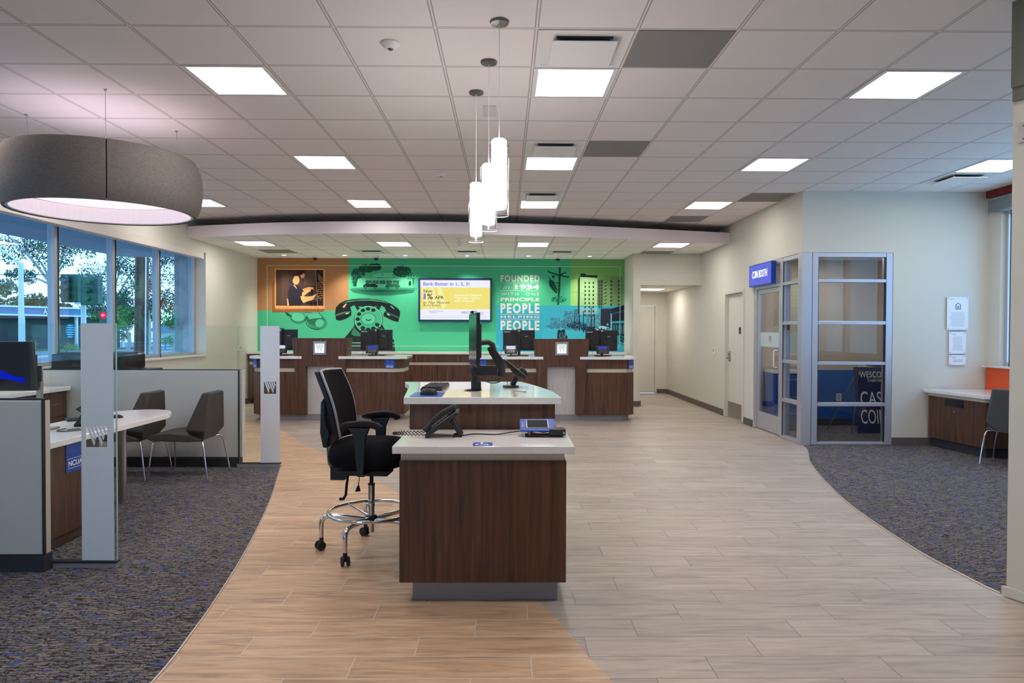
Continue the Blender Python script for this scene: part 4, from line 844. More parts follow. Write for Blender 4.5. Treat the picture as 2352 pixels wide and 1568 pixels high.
# ============================================================ teller counters
def ncua(mb_parent, A_, B_, z0, z1, nrm, label):
    """blue sign on vertical face from A_ to B_ (xy)"""
    a = Vector((*A_, 0)); b = Vector((*B_, 0)); n = Vector((*nrm, 0)).normalized(); c = (a+b)/2
    t = thing('insurance_sign', label, 'sign', (c.x, c.y, z0), group='blue insurance signs')
    a = a+n*.001; b = b+n*.001
    MB().ext([(a.x, a.y, z0), (b.x, b.y, z0), (b.x, b.y, z1), (a.x, a.y, z1)], n*.004).build('plate', 'blue', t, smooth=False)
    u = (b-a).normalized(); Wd = (b-a).length; H = z1-z0; o = a+n*.0065
    m_ = MB(); put_text(m_, 'NCUA', (o.x+u.x*Wd*.16, o.y+u.y*Wd*.16, z0+H*.12), u, Z_, Wd*.68, H*.17, .03); m_.build('lettering', 'white', t, smooth=False)
    m_ = MB()
    for zz in (.34, .40, .07): 
        A1 = o+u*Wd*.1; B1 = o+u*Wd*.9; m_.poly([(A1.x, A1.y, z0+H*zz), (B1.x, B1.y, z0+H*zz), (B1.x, B1.y, z0+H*(zz+.012)), (A1.x, A1.y, z0+H*(zz+.012))])
    m_.build('rule_line', 'paper', t, smooth=False)
    m_ = MB()
    for (fa, fb) in ((.1, .44), (.54, .9)): 
        A1 = o+u*Wd*fa; B1 = o+u*Wd*fb; m_.poly([(A1.x, A1.y, z0+H*.55), (B1.x, B1.y, z0+H*.55), (B1.x, B1.y, z0+H*.9), (A1.x, A1.y, z0+H*.9)])
    m_.build('emblem', mat('pale_blue_print', (60, 108, 200), .5), t, smooth=False)
def oct_poly(x0, x1, y0, y1, c): return [(x0+c, y0), (x1-c, y0), (x1, y0+c), (x1, y1), (x0, y1), (x0, y0+c)]
def wing_part(t, x0, x1, side, y0=11.30, y1=12.0, c=.13):
    """side -1: chamfer on left, +1: on right"""
    def P(i, xi=0):
        a, b = x0, x1
        if side < 0: a = x0+i; return [(a+c, y0+i), (b, y0+i), (b, y1-i), (a, y1-i), (a, y0+i+c)]
        b = x1-i; return [(a, y0+i), (b-c, y0+i), (b, y0+i+c), (b, y1-i), (a, y1-i)]
    MB().prism(P(0), .80-.70, .80).build('lower_panel', 'wood', t, smooth=False, bevel=.002)
    MB().prism(P(.012), .80, .862).build('reveal_band', 'laminate_beige', t, smooth=False)
    MB().prism(P(0), .862, 1.012).build('upper_panel', 'wood', t, smooth=False, bevel=.002)
    MB().prism(P(.07), .001, .10).build('kick_plate', 'kick', t, smooth=False)
    MB().prism(P(-.05), 1.013, 1.058).build('countertop', 'quartz', t, smooth=False, bevel=.004)
def pod(cx, xl, xr, lab, which):
    t = thing('teller_station', lab, 'teller counter', (cx, 11.65, 0), group='teller stations')
    wing_part(t, xl, cx-.30, -1); wing_part(t, cx+.30, xr, 1)
    # tapered tower: inverted-U front
    y0, y1 = 11.26, 11.60
    fr = MB().xz([(cx-.455, 1.335), (cx-.355, .10), (cx-.235, .10), (cx-.235, .895), (cx+.235, .895), (cx+.235, .10), (cx+.355, .10), (cx+.455, 1.335)], y0, y1-.0); fr.build('tower', 'wood', t, smooth=False, bevel=.003)
    MB().box(cx-.23, cx+.23, y0+.09, y0+.12, .102, .89).build('tower_panel', 'laminate_white', t, smooth=False)
    MB().box(cx-.30, cx+.30, y0+.10, y1, .001, .10).build('tower_kick', 'kick', t, smooth=False)
    MB().box(cx-.46, cx+.46, y0-.004, y1+.01, 1.336, 1.35).build('tower_cap', 'wood', t, smooth=False, bevel=.003)
    s = thing('lit_logo_sign', 'backlit square logo sign on the %s teller tower' % which, 'sign', (cx, y0, 1.08), group='backlit logo signs')
    MB().box(cx-.105, cx+.105, y0-.03, y0-.0035, 1.083, 1.30).build('frame', 'silver', s, smooth=False, bevel=.003)
    MB().box(cx-.072, cx+.072, y0-.033, y0-.0302, 1.116, 1.262).build('lit_face', 'logo_on', s, smooth=False)
    m_ = MB()
    for q in logo_bars((cx-.066, y0-.034, 1.124), X_, Z_, .135, .075): m_.ext(q, (0, -.001, 0))
    m_.build('logo', 'ink', s, smooth=False)
    return t
pod(-3.01, -4.15, -1.66, 'dark wood teller counter on the left with central tapered tower', 'left')
pod(.93, -.41, 2.14, 'dark wood teller counter on the right with central tapered tower', 'right')
nr = (.7071, -.7071); nl_ = (-.7071, -.7071)
ncua(None, (-1.875, 11.30), (-1.795+.0, 11.30), .865, 1.008, (0, -1), 'blue insurance sign, right end of left teller counter') if False else None
ncua(None, (-1.96, 11.298), (-1.80, 11.298), .86, 1.008, (0, -1), 'blue insurance sign at the right end of the left teller counter')
ncua(None, (-4.148, 11.412), (-4.048, 11.312), .86, 1.008, nl_, 'blue insurance sign at the left end of the left teller counter')
ncua(None, (-.405, 11.405), (-.295, 11.312), .86, 1.008, nl_, 'blue insurance sign at the left end of the right teller counter')
ncua(None, (2.03, 11.312), (2.13, 11.412), .86, 1.008, nr, 'blue insurance sign at the right end of the right teller counter')
# teller monitors (seen from behind)
def monitor_proto():
    t = thing('monitor', '', 'monitor', (0, 0, 0))
    MB().box(-.27, .27, -.012, .02, .085, .435).build('casing', 'black', t, local=True, bevel=.006)
    MB().box(-.20, .19, -.028, -.0125, .11, .36).build('rear_housing', 'black_soft', t, local=True, bevel=.008)
    MB().box(-.262, .262, .0205, .022, .095, .427).build('screen', 'screen_dark', t, local=True, smooth=False)
    MB().box(-.022, .022, -.075, -.04, .012, .44).box(-.03, .03, -.039, -.0285, .20, .28).build('stand_column', 'black', t, local=True, bevel=.005)
    MB().box(-.12, .16, -.14, .10, .0, .012).build('stand_base', 'black', t, local=True, bevel=.005)
    MB().box(-.05, .05, -.03, -.012, .438, .456).build('webcam', 'black', t, local=True, bevel=.004)
    MB().cyl((0, -.078, .425), (0, -.084, .425), .018, n=16).build('badge', 'silver', t, local=True)
    m_ = MB(); put_text(m_, 'Lenovo', (-.25, -.0135, .395), X_, Z_, .10, .022, .02); put_text(m_, 'Lenovo', (.10, -.0295, .325), X_, Z_, .05, .010, .03); m_.build('lettering', 'paper', t, local=True, smooth=False)
    return t
mon = monitor_proto()
mon['group'] = 'teller monitors seen from behind'
for i, (x, y, lab) in enumerate(((-3.78, 11.72, 'black monitor on the far left counter, partly behind frosted glass strip'), (-2.18, 11.74, 'black monitor seen from behind, right side of left teller counter'), (.24, 11.74, 'black monitor seen from behind, left side of right teller counter'), (1.64, 11.70, 'black monitor seen from behind, rightmost of four'))):
    o = mon if i == 0 else dup(mon, (0, 0, 0)); o.location = (x, y, 1.0585-(0.025 if i == 3 else 0) + (.025 if i == 3 else 0)); o['label'] = lab
def pinpad_proto():
    t = thing('payment_terminal', '', 'payment terminal', (0, 0, 0))
    MB().box(-.06, .06, -.05, .05, 0, .012).build('base', 'black', t, local=True, bevel=.004)
    MB().cyl((0, .0, .012), (0, .0, .07), .012, n=12).build('stem', 'black_soft', t, local=True)
    R_ = Matrix.Translation((0, -.01, .11)) @ Matrix.Rotation(math.radians(62), 4, 'X')
    MB().box(-.105, .105, -.075, .075, -.012, .012).xf(R_).build('body', 'black', t, local=True, bevel=.01)
    MB().box(-.075, .075, .005, .062, .0125, .014).xf(R_).build('display', 'screen_b', t, local=True, smooth=False)
    k = MB()
    for i in range(4):
        for j in range(3): k.box(-.06+i*.032, -.036+i*.032, -.06+j*.02, -.046+j*.02, .0125, .016)
    k.xf(R_).build('keypad', 'nickel', t, local=True, bevel=.001)
    k = MB().tube([(-.105, .04, .11), (-.15, .05, .12), (-.16, .05, .06), (-.17, .06, .008), (-.20, .12, .006)], .003, 6); k.build('cord', 'black_soft', t, local=True)
    return t
pale_ones = []
pin = pinpad_proto(); pin['group'] = 'payment terminals on teller counters'
for i, (x, y, rz, lab) in enumerate(((-3.70, 11.40, .35, 'payment terminal on left counter beside frosted strip'), (-2.19, 11.42, 0, 'payment terminal with blue display in front of second monitor'), (.10, 11.42, 0, 'payment terminal with bright pale display, right teller counter left side'), (1.62, 11.42, 0, 'payment terminal with blue display in front of rightmost monitor'))):
    o = pin if i == 0 else dup(pin, (0, 0, 0)); o.location = (x, y, 1.0585); o.rotation_euler = (0, 0, rz); o['label'] = lab
    if i in (0, 2): pale_ones.append(o)
for o in pale_ones:
    for ch in [c for c in bpy.data.objects if c.parent == o and c.name.startswith('display')]:
        ch.data = ch.data.copy(); ch.data.materials[0] = M['screen_w']
# back credenza
t = thing('back_credenza', 'long low dark wood cabinet run under the mural', 'cabinet', (-1.3, 14.2, 0))
MB().box(-5.15, 2.44, 13.94, 14.53, .845, .999).build('upper_body', 'wood', t, smooth=False); MB().box(-5.15, 2.44, 13.955, 14.53, .785, .845).build('reveal_band', 'laminate_beige', t, smooth=False)
MB().box(-5.15, 2.44, 13.94, 14.53, .10, .785).build('body', 'wood', t, smooth=False); MB().box(-5.1, 2.4, 14.0, 14.53, .001, .10).build('kick_plate', 'darkbase', t, smooth=False)
MB().box(-5.183, 2.483, 13.90, 14.533, 1.0, 1.045).build('countertop', 'quartz', t, smooth=False, bevel=.004)
for i in range(8):
    x0 = -5.14+i*.945; d = MB().box(x0+.004, x0+.941, 13.93, 13.9395, .108, .78).build('door', 'wood', t, smooth=False, bevel=.001)
    d2 = MB().box(x0+.004, x0+.468, 13.93, 13.9395, .85, .995).box(x0+.476, x0+.941, 13.93, 13.9395, .85, .995).build('door', 'wood', t, smooth=False, bevel=.001)
    h = MB()
    for hx in (x0+.42, x0+.52): h.tube([(hx, 13.9295, .97), (hx, 13.905, .96), (hx, 13.905, .87), (hx, 13.9295, .86)], .005, 6)
    h.build('handle', 'steel', d2)

# ============================================================ reception desk
t = thing('reception_desk', 'two-level dark wood reception desk with white speckled counters, centre', 'desk', (-.12, 4.6, 0))
MB().box(-.568, .335, 3.715, 4.29, .119, .781).build('lower_cabinet', 'wood', t, smooth=False, bevel=.003)
MB().box(-.562, .325, 3.728, 4.29, .781, .8225).build('lower_reveal', 'laminate_beige', t, smooth=False)
MB().box(-.503, .293, 3.776, 4.29, .001, .119).build('lower_kick', 'kick', t, smooth=False)
MB().box(-.602, .378, 3.685, 4.318, .823, .864).build('lower_countertop', 'quartz', t, smooth=False, bevel=.0035)
sp = [(-.63, 4.30), (.355, 4.31)]+[(x, y) for x, y, z in crom([(.355, 4.33, 0), (.335, 4.70, 0), (.275, 5.05, 0), (.21, 5.35, 0), (.134, 5.64, 0)], 5)]+[(-.81, 5.60), (-.735, 5.3), (-.695, 4.95)]
MB().prism(sp, 1.024, 1.067).build('upper_countertop', 'quartz', t, smooth=False, bevel=.0035)
bp_ = [(-.60, 4.345), (.318, 4.345), (.30, 4.70), (.24, 5.02), (.10, 5.56), (-.74, 5.54), (-.74, 5.47), (-.22, 5.47), (-.22, 4.42), (-.60, 4.42)]
MB().prism(bp_, .12, 1.0235).build('upper_cabinet', 'wood', t, smooth=False, bevel=.003)
MB().prism([(-.54, 4.40), (.25, 4.40), (.20, 4.9), (.05, 5.5), (-.20, 5.46), (-.20, 4.42)], .001, .12).build('upper_kick', 'kick', t, smooth=False)
t2 = MB().box(-.172, -.067, 3.700, 3.815, .8643, .8650).build('accessibility_sticker', 'blue', smooth=False)
tag(t2, 'blue wheelchair symbol sticker on the lower counter front edge', 'sticker')
m_ = MB(); z = .8653
def flat_ring(mb, cx, cy, r, w_, a0, a1, n=20):
    for i in range(n):
        t0 = a0+(a1-a0)*i/n; t1 = a0+(a1-a0)*(i+1)/n
        mb.poly([(cx+(r-w_)*math.cos(t0), cy+(r-w_)*math.sin(t0), z), (cx+r*math.cos(t0), cy+r*math.sin(t0), z), (cx+r*math.cos(t1), cy+r*math.sin(t1), z), (cx+(r-w_)*math.cos(t1), cy+(r-w_)*math.sin(t1), z)])
flat_ring(m_, -.128, 3.745, .030, .007, 1.9, 6.0); m_.poly([(-.130, 3.755, z), (-.121, 3.755, z), (-.121, 3.790, z), (-.130, 3.790, z)]); m_.poly([(-.125, 3.755, z), (-.125, 3.764, z), (-.100, 3.764, z), (-.098, 3.755, z)]); m_.poly([(-.105, 3.758, z), (-.096, 3.762, z), (-.083, 3.725, z), (-.092, 3.722, z)])
m_.poly([(-.125+.009*math.cos(a), 3.800+.009*math.sin(a), z) for a in [i*2*PI/12 for i in range(12)]]); m_.build('wheelchair_symbol', 'white', t2, smooth=False)
# --- drafting chair
ch = thing('drafting_chair', 'black mesh drafting chair with chrome foot ring and armrests', 'chair', (-.898, 4.65, .002), math.radians(-4))
for k in range(5):
    a = math.radians(184+72*k); ca, sa = math.cos(a), math.sin(a)
    def P(r, z): return (r*ca, r*sa, z)
    lg = MB().tube(crom([P(.03, .205), P(.16, .222), P(.26, .228), P(.305, .222), P(.333, .195), P(.338, .15), P(.338, .085)], 5), .0155, 12).build('leg', 'chrome', ch, local=True)
    ax = Vector((-sa, ca, 0)); m_ = MB(); c = Vector(P(.338, .031))
    ang = a+.7; ax = Vector((-math.sin(ang), math.cos(ang), 0)); off = Vector((math.cos(ang), math.sin(ang), 0))*.008
    for s_ in (-1, 1): m_.cyl(c+off+ax*(s_*.009), c+off+ax*(s_*.027), .030, n=22)
    cst = m_.build('caster', 'black_soft', lg, local=True, bevel=.003)
    MB().cyl(c+Vector((0, 0, .02)), c+Vector((0, 0, .058)), .014, n=14).box(c.x-.012, c.x+.012, c.y-.012, c.y+.012, c.z-.004, c.z+.036).build('caster_stem', 'black', lg, local=True, bevel=.002)
MB().cyl((0, 0, .19), (0, 0, .235), .05, .035, n=24).build('hub', 'black', ch, local=True, bevel=.004)
rg = MB().tube([(.285*math.cos(2*PI*i/48), .285*math.sin(2*PI*i/48), .262) for i in range(48)], .0115, 10, closed=True).build('foot_ring', 'chrome', ch, local=True)
for k in range(3):
    a = math.radians(20+120*k); MB().tube([(.045*math.cos(a), .045*math.sin(a), .225), (.275*math.cos(a), .275*math.sin(a), .259)], .008, 8).build('ring_spoke', 'chrome', rg, local=True)
MB().cyl((0, 0, .12), (0, 0, .19), .018, n=20).cyl((0, 0, .235), (0, 0, .44), .0215, n=24).cyl((0, 0, .30), (0, 0, .31), .024, n=24).build('gas_column', 'chrome', ch, local=True)
MB().cyl((0, 0, .4405), (0, 0, .52), .0135, n=18).cyl((0, 0, .44), (0, 0, .452), .024, n=18).build('piston', 'black', ch, local=True)
MB().box(-.17, .13, -.09, .09, .515, .56).box(-.27, -.17, -.045, .045, .475, .572).box(-.20, .16, -.14, -.09, .548, .562).box(-.20, .16, .09, .14, .548, .562).build('mechanism', 'black', ch, local=True, bevel=.005)
MB().tube([(-.13, -.10, .52), (-.132, -.125, .47), (-.135, -.135, .40), (-.15, -.14, .375), (-.175, -.145, .375)], [.008, .010, .010, .014, .017], 10, sx=.5).build('tilt_lever', 'black', ch, local=True)
MB().tube([(-.05, -.11, .53), (-.052, -.13, .46)], .003, 8).tube([(-.052, -.13, .465), (-.055, -.132, .435), (-.055, -.132, .425)], [.006, .018, .020], 10, sx=.5).build('height_lever', 'black', ch, local=True)
# seat: thick waterfall cushion
def seat_pt(u, v):
    a = 2*PI*u; ca, sa = math.cos(a), math.sin(a); ex = .62
    x = .265*math.copysign(abs(ca)**ex, ca); y = .255*math.copysign(abs(sa)**ex, sa)
    prof_ = [(.0, .575), (.70, .575), (.93, .585), (1.0, .63), (1.0, .675), (.95, .715), (.82, .742), (.6, .752), (.3, .748), (0.0, .746)]
    i = int(round(v*(len(prof_)-1))); s_, z = prof_[i]
    z2 = z + (.012*math.cos(y*s_*9)-(.02 if x*s_ > .14 else 0)*((x*s_-.14)/.12 if x*s_ > .14 else 0) if i > 4 else 0)
    return (x*s_+.0, y*s_, z2)
MB().grid(seat_pt, 40, 10, cu=True).build('seat', 'mesh_fabric', ch, local=True, ang=80, sub=1)
# backrest
def back_surf(u, v, th=0):  # u across -1..1, v 0..1 bottom to top
    z = .79+.42*v; xc = -.195-.115*v-.018*math.sin(v*PI)*-1.4; w_ = .225-.02*abs(2*v-1)**3-.03*(1-v)**2
    y = u*w_; x = xc+.035*(u*u)+th
    return (x, y, z)
def back_mesh(u0, u1, v0, v1, t0, t1, nu=16, nv=14):
    m_ = MB(); f1 = lambda a, b: back_surf(u0+(u1-u0)*a, v0+(v1-v0)*b, t0); f2 = lambda a, b: back_surf(u0+(u1-u0)*a, v0+(v1-v0)*b, t1)
    m_.grid(f1, nu, nv); m_.grid(lambda a, b: f2(1-a, b), nu, nv)
    for (aa, bb) in (((0, 0), (1, 0)), ((1, 0), (1, 1)), ((1, 1), (0, 1)), ((0, 1), (0, 0))):
        K = nu if aa[1] == bb[1] else nv
        P1 = [f1(aa[0]+(bb[0]-aa[0])*i/(K-1), aa[1]+(bb[1]-aa[1])*i/(K-1)) for i in range(K)]; P2 = [f2(aa[0]+(bb[0]-aa[0])*i/(K-1), aa[1]+(bb[1]-aa[1])*i/(K-1)) for i in range(K)]
        for i in range(K-1): m_.poly([P1[i], P1[i+1], P2[i+1], P2[i]])
    return m_
back_mesh(-.97, .97, .01, .995, -.012, .010).build('backrest', 'mesh_fabric', ch, local=True)
P_ = [back_surf(u, v, 0) for u, v in [(-1, i/12) for i in range(13)]+[(-1+i/6, 1+.012*math.sin(PI*i/12)) for i in range(1, 12)]+[(1, 1-i/12) for i in range(13)]]
MB().tube(P_, .009, 10).build('back_frame', 'silver', ch, local=True)
back_mesh(-1, 1, -.08, 1.0, -.045, -.016, 12, 14).build('back_shell', 'black', ch, local=True)
MB().xz([(-.305, .70), (-.275, .70), (-.255, .80), (-.27, .83), (-.285, .90), (-.285, 1.0), (-.30, 1.03), (-.32, 1.0), (-.325, .80)], -.09, .09).build('lumbar_bracket', 'black', ch, local=True, bevel=.008)
MB().tube([(-.262, 0, .54), (-.285, 0, .58), (-.295, 0, .70), (-.295, 0, .74)], .012, 8, sx=2.2).build('back_upright', 'steel', ch, local=True)
for s_, nm in ((-1, 'near'), (1, 'far')):
    ar = MB().xz([(-.02, .56), (.02, .56), (.03, .70), (.035, .80), (.06, .86), (-.08, .86), (-.04, .80), (-.035, .70)], s_*.265-.014, s_*.265+.014).box(-.02, .03, min(s_*.10, s_*.28), max(s_*.10, s_*.28), .55, .566).build('arm_support', 'black', ch, local=True, bevel=.005)
    MB().tube(crom([(-.135, s_*.25, .868), (-.08, s_*.255, .874), (.02, s_*.265, .885), (.09, s_*.265, .878), (.115, s_*.262, .862), (.122, s_*.26, .85)], 5), [.006, .009, .012, .0145, .0165]+[.0175]*14+[.0185, .019, .019, .0185, .017, .014, .008], 14, sx=1.9).build('armrest', 'black_soft', ch, local=True)

# --- things on the lower counter
def desk_phone(loc, rz, lab, cord_end=None):
    """side profile: keypad slab leaning, faces local -x"""
    t = thing('desk_phone', lab, 'telephone', loc, rz)
    MB().xz([(-.105, .002), (-.088, -.0) , (-.07, .018), (.085, .138), (.078, .148), (.07, .150), (-.108, .022)], -.10, .10).build('body', 'black', t, local=True, bevel=.004)
    MB().xz([(.030, .092), (.052, .104), (.105, .014), (.105, .0), (.05, .0), (.05, .008), (.082, .012)], -.06, .06).build('foot', 'black', t, local=True, bevel=.003)
    S = Matrix(((.80, 0, -.60, -.10), (0, 1, 0, 0), (.60, 0, .80, .026), (0, 0, 0, 1)))
    k = MB()
    for i in range(5):
        for j in range(4): k.box(.02+i*.025, .038+i*.025, -.01+j*.026, .008+j*.026, .0, .007)
    k.xf(S).build('keypad', 'nickel', t, local=True, bevel=.001); MB().box(.15, .205, -.01, .09, 0, .006).xf(S).build('display', 'screen_dark', t, local=True, smooth=False)
    MB().tube(crom([(-.108, -.07, .035), (-.09, -.07, .062), (-.055, -.07, .105), (.0, -.07, .150), (.05, -.07, .172), (.07, -.07, .168)], 5), [.016, .018, .018, .017, .015, .014, .013]+[.012]*12+[.014, .016, .018, .018, .016, .014, .012], 12, sx=1.3).build('handset', 'black_soft', t, local=True)
    return t
ph = desk_phone((-.352, 4.06, .8645), 0, 'black desk phone on a tilted foot, left on the lower counter')
m_ = MB(); pts = []
for i in range(140):
    u = i/139; a = u*2*PI*26; x = -.115-.19*math.sin(u*PI)*1.0+.0*u; y = .0+.05*math.cos(u*PI); pts.append((x, y+.006*math.cos(a), .014+.006*math.sin(a)))
m_.tube(pts, .0026, 6).build('coiled_cord', 'black_soft', ph, local=True)
tag(MB().tube(crom([(-.30, 4.07, .869), (-.25, 4.05, .868), (-.18, 4.10, .869), (-.05, 4.08, .870), (.05, 4.14, .875), (.12, 4.16, .878), (.18, 4.12, .871), (.20, 4.08, .868)], 8), .0035, 8).build('cable', 'black_soft'), 'black cable running across the lower counter from phone to terminal', 'cable')
t = thing('signature_tablet', 'blue framed tablet resting on a black card terminal, right on lower counter', 'tablet', (.235, 4.05, .8645))
R_ = Matrix.Translation((.196, 4.08, .925)) @ Matrix.Rotation(math.radians(20), 4, 'X')
MB().box(-.105, .105, -.075, .075, -.006, .004).xf(R_).build('frame', 'blue', t, bevel=.003); MB().box(-.068, .064, -.045, .058, .0042, .0062).xf(R_).build('bezel', 'silver', t, smooth=False); MB().box(-.062, .058, -.040, .053, .0064, .0072).xf(R_).build('screen', 'screen_dark', t, smooth=False)
MB().box(-.108, .108, -.078, .078, -.012, -.0062).xf(R_).build('tray', 'glass_p', t, smooth=False)
m_ = MB(); 
put_text(m_, 'WESCOM', (0, 0, 0), (0, -1, 0), (1, 0, 0), .06, .01, .0); m_.xf(Matrix.Translation((-.095, .03, .0046))).xf(R_).build('lettering', 'paper', t, smooth=False)
tm = MB().box(.12, .34, 4.00, 4.10, .866, .874).build('terminal_base', 'blackgloss', t, bevel=.003)
MB().tube(crom([(.14, 4.06, .884), (.18, 4.04, .905), (.23, 4.04, .895), (.27, 4.05, .905), (.30, 4.05, .91)], 5), .011, 8).build('support_arm', 'black', t)
MB().box(.26, .356, 3.995, 4.09, .875, .912).build('terminal_head', 'black', t, bevel=.006); MB().cyl((.345, 3.994, .892), (.345, 3.990, .892), .007, n=14).build('lock', 'steel', t)
MB().cyl((.145, 4.03, .8745), (.145, 4.03, .905), .008, n=10).build('spring', 'nickel', t)
# --- things on the upper counter
UZ = 1.0673
t = thing('keyboard', 'black keyboard on the upper counter behind the mouse', 'keyboard', (-.50, 4.99, UZ), math.radians(88))
MB().xz([(-.23, 0), (.23, 0), (.23, .018), (-.23, .018)], -.075, .075).build('case', 'black', t, local=True, bevel=.004)
k = MB()
for i in range(18):
    for j in range(6): k.box(-.222+i*.0248, -.203+i*.0248, -.069+j*.0235, -.051+j*.0235, .0185, .026)
k.build('keys', 'black_soft', t, local=True, bevel=.002)
tag(MB().prism([(-.600, 4.345), (-.395, 4.345), (-.40, 4.62), (-.595, 4.62)], UZ, UZ+.003).build('mouse_pad', 'blue', bevel=.001), 'blue mouse pad at the front left of the upper counter', 'mouse pad')
t = thing('mouse', 'black computer mouse on the blue pad', 'mouse', (-.49, 4.45, UZ+.0035))
MB().grid(lambda u, v: ((.058*math.copysign(abs(math.cos(2*PI*u))**.8, math.cos(2*PI*u)))*math.cos(v*PI/2)**.6 if v < 1 else 0, (.033*math.sin(2*PI*u))*math.cos(v*PI/2)**.6 if v < 1 else 0, .038*math.sin(v*PI/2)*(1+.0*u)), 28, 9, cu=True).build('body', 'black', t, local=True, ang=80); MB().cyl((.02, -.004, .031), (.02, .004, .031), .008, n=12).build('wheel', 'nickel', t, local=True)
# monitor on arm
t = thing('monitor', 'thin monitor seen edge-on, on a desk arm on the reception counter', 'monitor', (-.20, 4.83, UZ))
near = Vector((-.186, 4.52, 0)); far = Vector((-.262, 5.04, 0)); ud = (far-near).normalized(); nn = Vector((-ud.y, ud.x, 0)); nn = nn if nn.x < 0 else -nn
def slab(a0, a1, z0, z1, d0, d1):  # along ud, offset behind screen (-nn)
    A1 = near+ud*a0; B1 = near+ud*a1
    return MB().ext([tuple((A1-nn*d0)+Vector((0, 0, z0))), tuple((B1-nn*d0)+Vector((0, 0, z0))), tuple((B1-nn*d0)+Vector((0, 0, z1))), tuple((A1-nn*d0)+Vector((0, 0, z1)))], -nn*(d1-d0))
slab(0, .53, 1.24, 1.603, .001, .024).build('panel', 'black', t, bevel=.003); slab(.008, .522, 1.26, 1.595, -.0008, .0004).build('screen', 'blackgloss', t, smooth=False)
slab(.09, .44, 1.30, 1.53, .0245, .044).build('rear_housing', 'black_soft', t, bevel=.005); slab(.18, .32, 1.34, 1.47, .0445, .052).build('mount_plate', 'black', t, bevel=.002)
slab(.30, .40, 1.604, 1.622, -.004, .014).build('webcam', 'black', t, bevel=.004)
c1 = near+ud*.25-nn*.053
MB().tube([(c1.x, c1.y, 1.40), (-.115, 4.79, 1.405), (-.085, 4.79, 1.385), (-.075, 4.79, 1.345)], .02, 12).build('arm_elbow', 'black', t)
MB().ext([(-.125, 4.77, 1.36), (-.085, 4.77, 1.385), (-.005, 4.77, 1.275), (-.045, 4.77, 1.215)], (0, .035, 0)).build('upper_arm', 'black', t, bevel=.006)
MB().cyl((-.022, 4.80, 1.165), (-.022, 4.80, 1.285), .026, n=24).build('arm_joint', 'black_soft', t, bevel=.004)
MB().box(-.215, -.05, 4.775, 4.825, 1.172, 1.24).build('lower_arm', 'black', t, bevel=.004)
MB().cyl((-.212, 4.80, UZ+.006), (-.212, 4.80, 1.24), .023, n=24).box(-.225, -.165, 4.775, 4.825, UZ+.006, UZ+.06).build('post', 'black', t, bevel=.004)
MB().lathe([(0, .0), (.065, .0), (.06, .004), (.03, .009), (0, .009)], (-.222, 4.80, UZ-.0), 24).build('clamp_base', 'black', t)
MB().tube(crom([(-.20, 4.76, 1.25), (-.24, 4.75, 1.20), (-.19, 4.745, 1.165), (-.10, 4.745, 1.125), (-.04, 4.75, 1.13), (-.02, 4.75, 1.155), (-.05, 4.75, 1.16)], 6), .0035, 8).tube(crom([(-.21, 4.76, 1.20), (-.17, 4.75, 1.15), (-.08, 4.745, 1.14), (-.03, 4.74, 1.15)], 6), .003, 8).tube(crom([(-.19, 4.77, 1.165), (-.17, 4.76, 1.11), (-.165, 4.76, 1.073)], 5), .004, 8).build('cable_bundle', 'black_soft', t)
t = thing('signature_pad', 'black terminal tilted on a round stand behind the monitor arm', 'payment terminal', (.06, 5.08, UZ))
MB().cyl((.045, 5.08, UZ), (.045, 5.08, UZ+.014), .06, n=28).build('base', 'black', t, bevel=.003); MB().tube([(.055, 5.08, UZ+.014), (.075, 5.08, UZ+.05), (.085, 5.08, UZ+.075)], .02, 12).build('neck', 'black_soft', t)
MB().ext([(-.002, 4.99, 1.262), (.008, 4.99, 1.270), (.158, 4.99, 1.150), (.148, 4.99, 1.128), (.06, 4.99, 1.175)], (0, .17, 0)).build('body', 'black', t, bevel=.004)
MB().ext([(.10, 4.995, 1.196), (.165, 4.995, 1.145), (.172, 4.995, 1.165), (.15, 4.995, 1.20), (.12, 4.995, 1.215)], (0, .16, 0)).build('keypad_hood', 'black_soft', t, bevel=.004)
MB().ext([(.008, 4.989, 1.2712), (.158, 4.989, 1.1512), (.160, 4.989, 1.154), (.010, 4.989, 1.274)], (0, .004, 0)).build('edge_trim', 'silver', t)
MB().tube(crom([(-.0, 5.0, 1.20), (.02, 4.97, 1.10), (.035, 4.96, 1.072), (.05, 4.97, 1.09), (.04, 4.99, 1.13)], 6), .002, 6).build('thin_cord', 'black_soft', t)
t = thing('cable_grommet', 'round cable grommet with loose wire ends on the upper counter', 'grommet', (.105, 4.66, UZ)); MB().lathe([(.0, 0), (.04, 0), (.04, .0015), (0, .0015)], n=28).build('ring', 'white_metal', t, local=True); MB().tube(crom([(-.045, 0, .005), (-.01, .01, .007), (.02, -.01, .005), (.04, 0, .0045)], 5), .0022, 6).build('wire', 'black_soft', t, local=True)

# ============================================================ left cubicle
def frost_panel(t, x0, x1, z0, z1, y, lx, lz, ls):
    """frosted film with the square logo left clear except its slanted bars"""
    m_ = MB(); y1 = y-.0012
    m_.box(x0, x1, y1, y, z0, lz).box(x0, x1, y1, y, lz+ls, z1).box(x0, lx, y1, y, lz, lz+ls).box(lx+ls, x1, y1, y, lz, lz+ls)
    for q in logo_bars((lx, y, lz), X_, Z_, ls, .12): m_.ext(q, (0, y1-y, 0))
    m_.build('frosted_strip', 'frost', t, smooth=False)
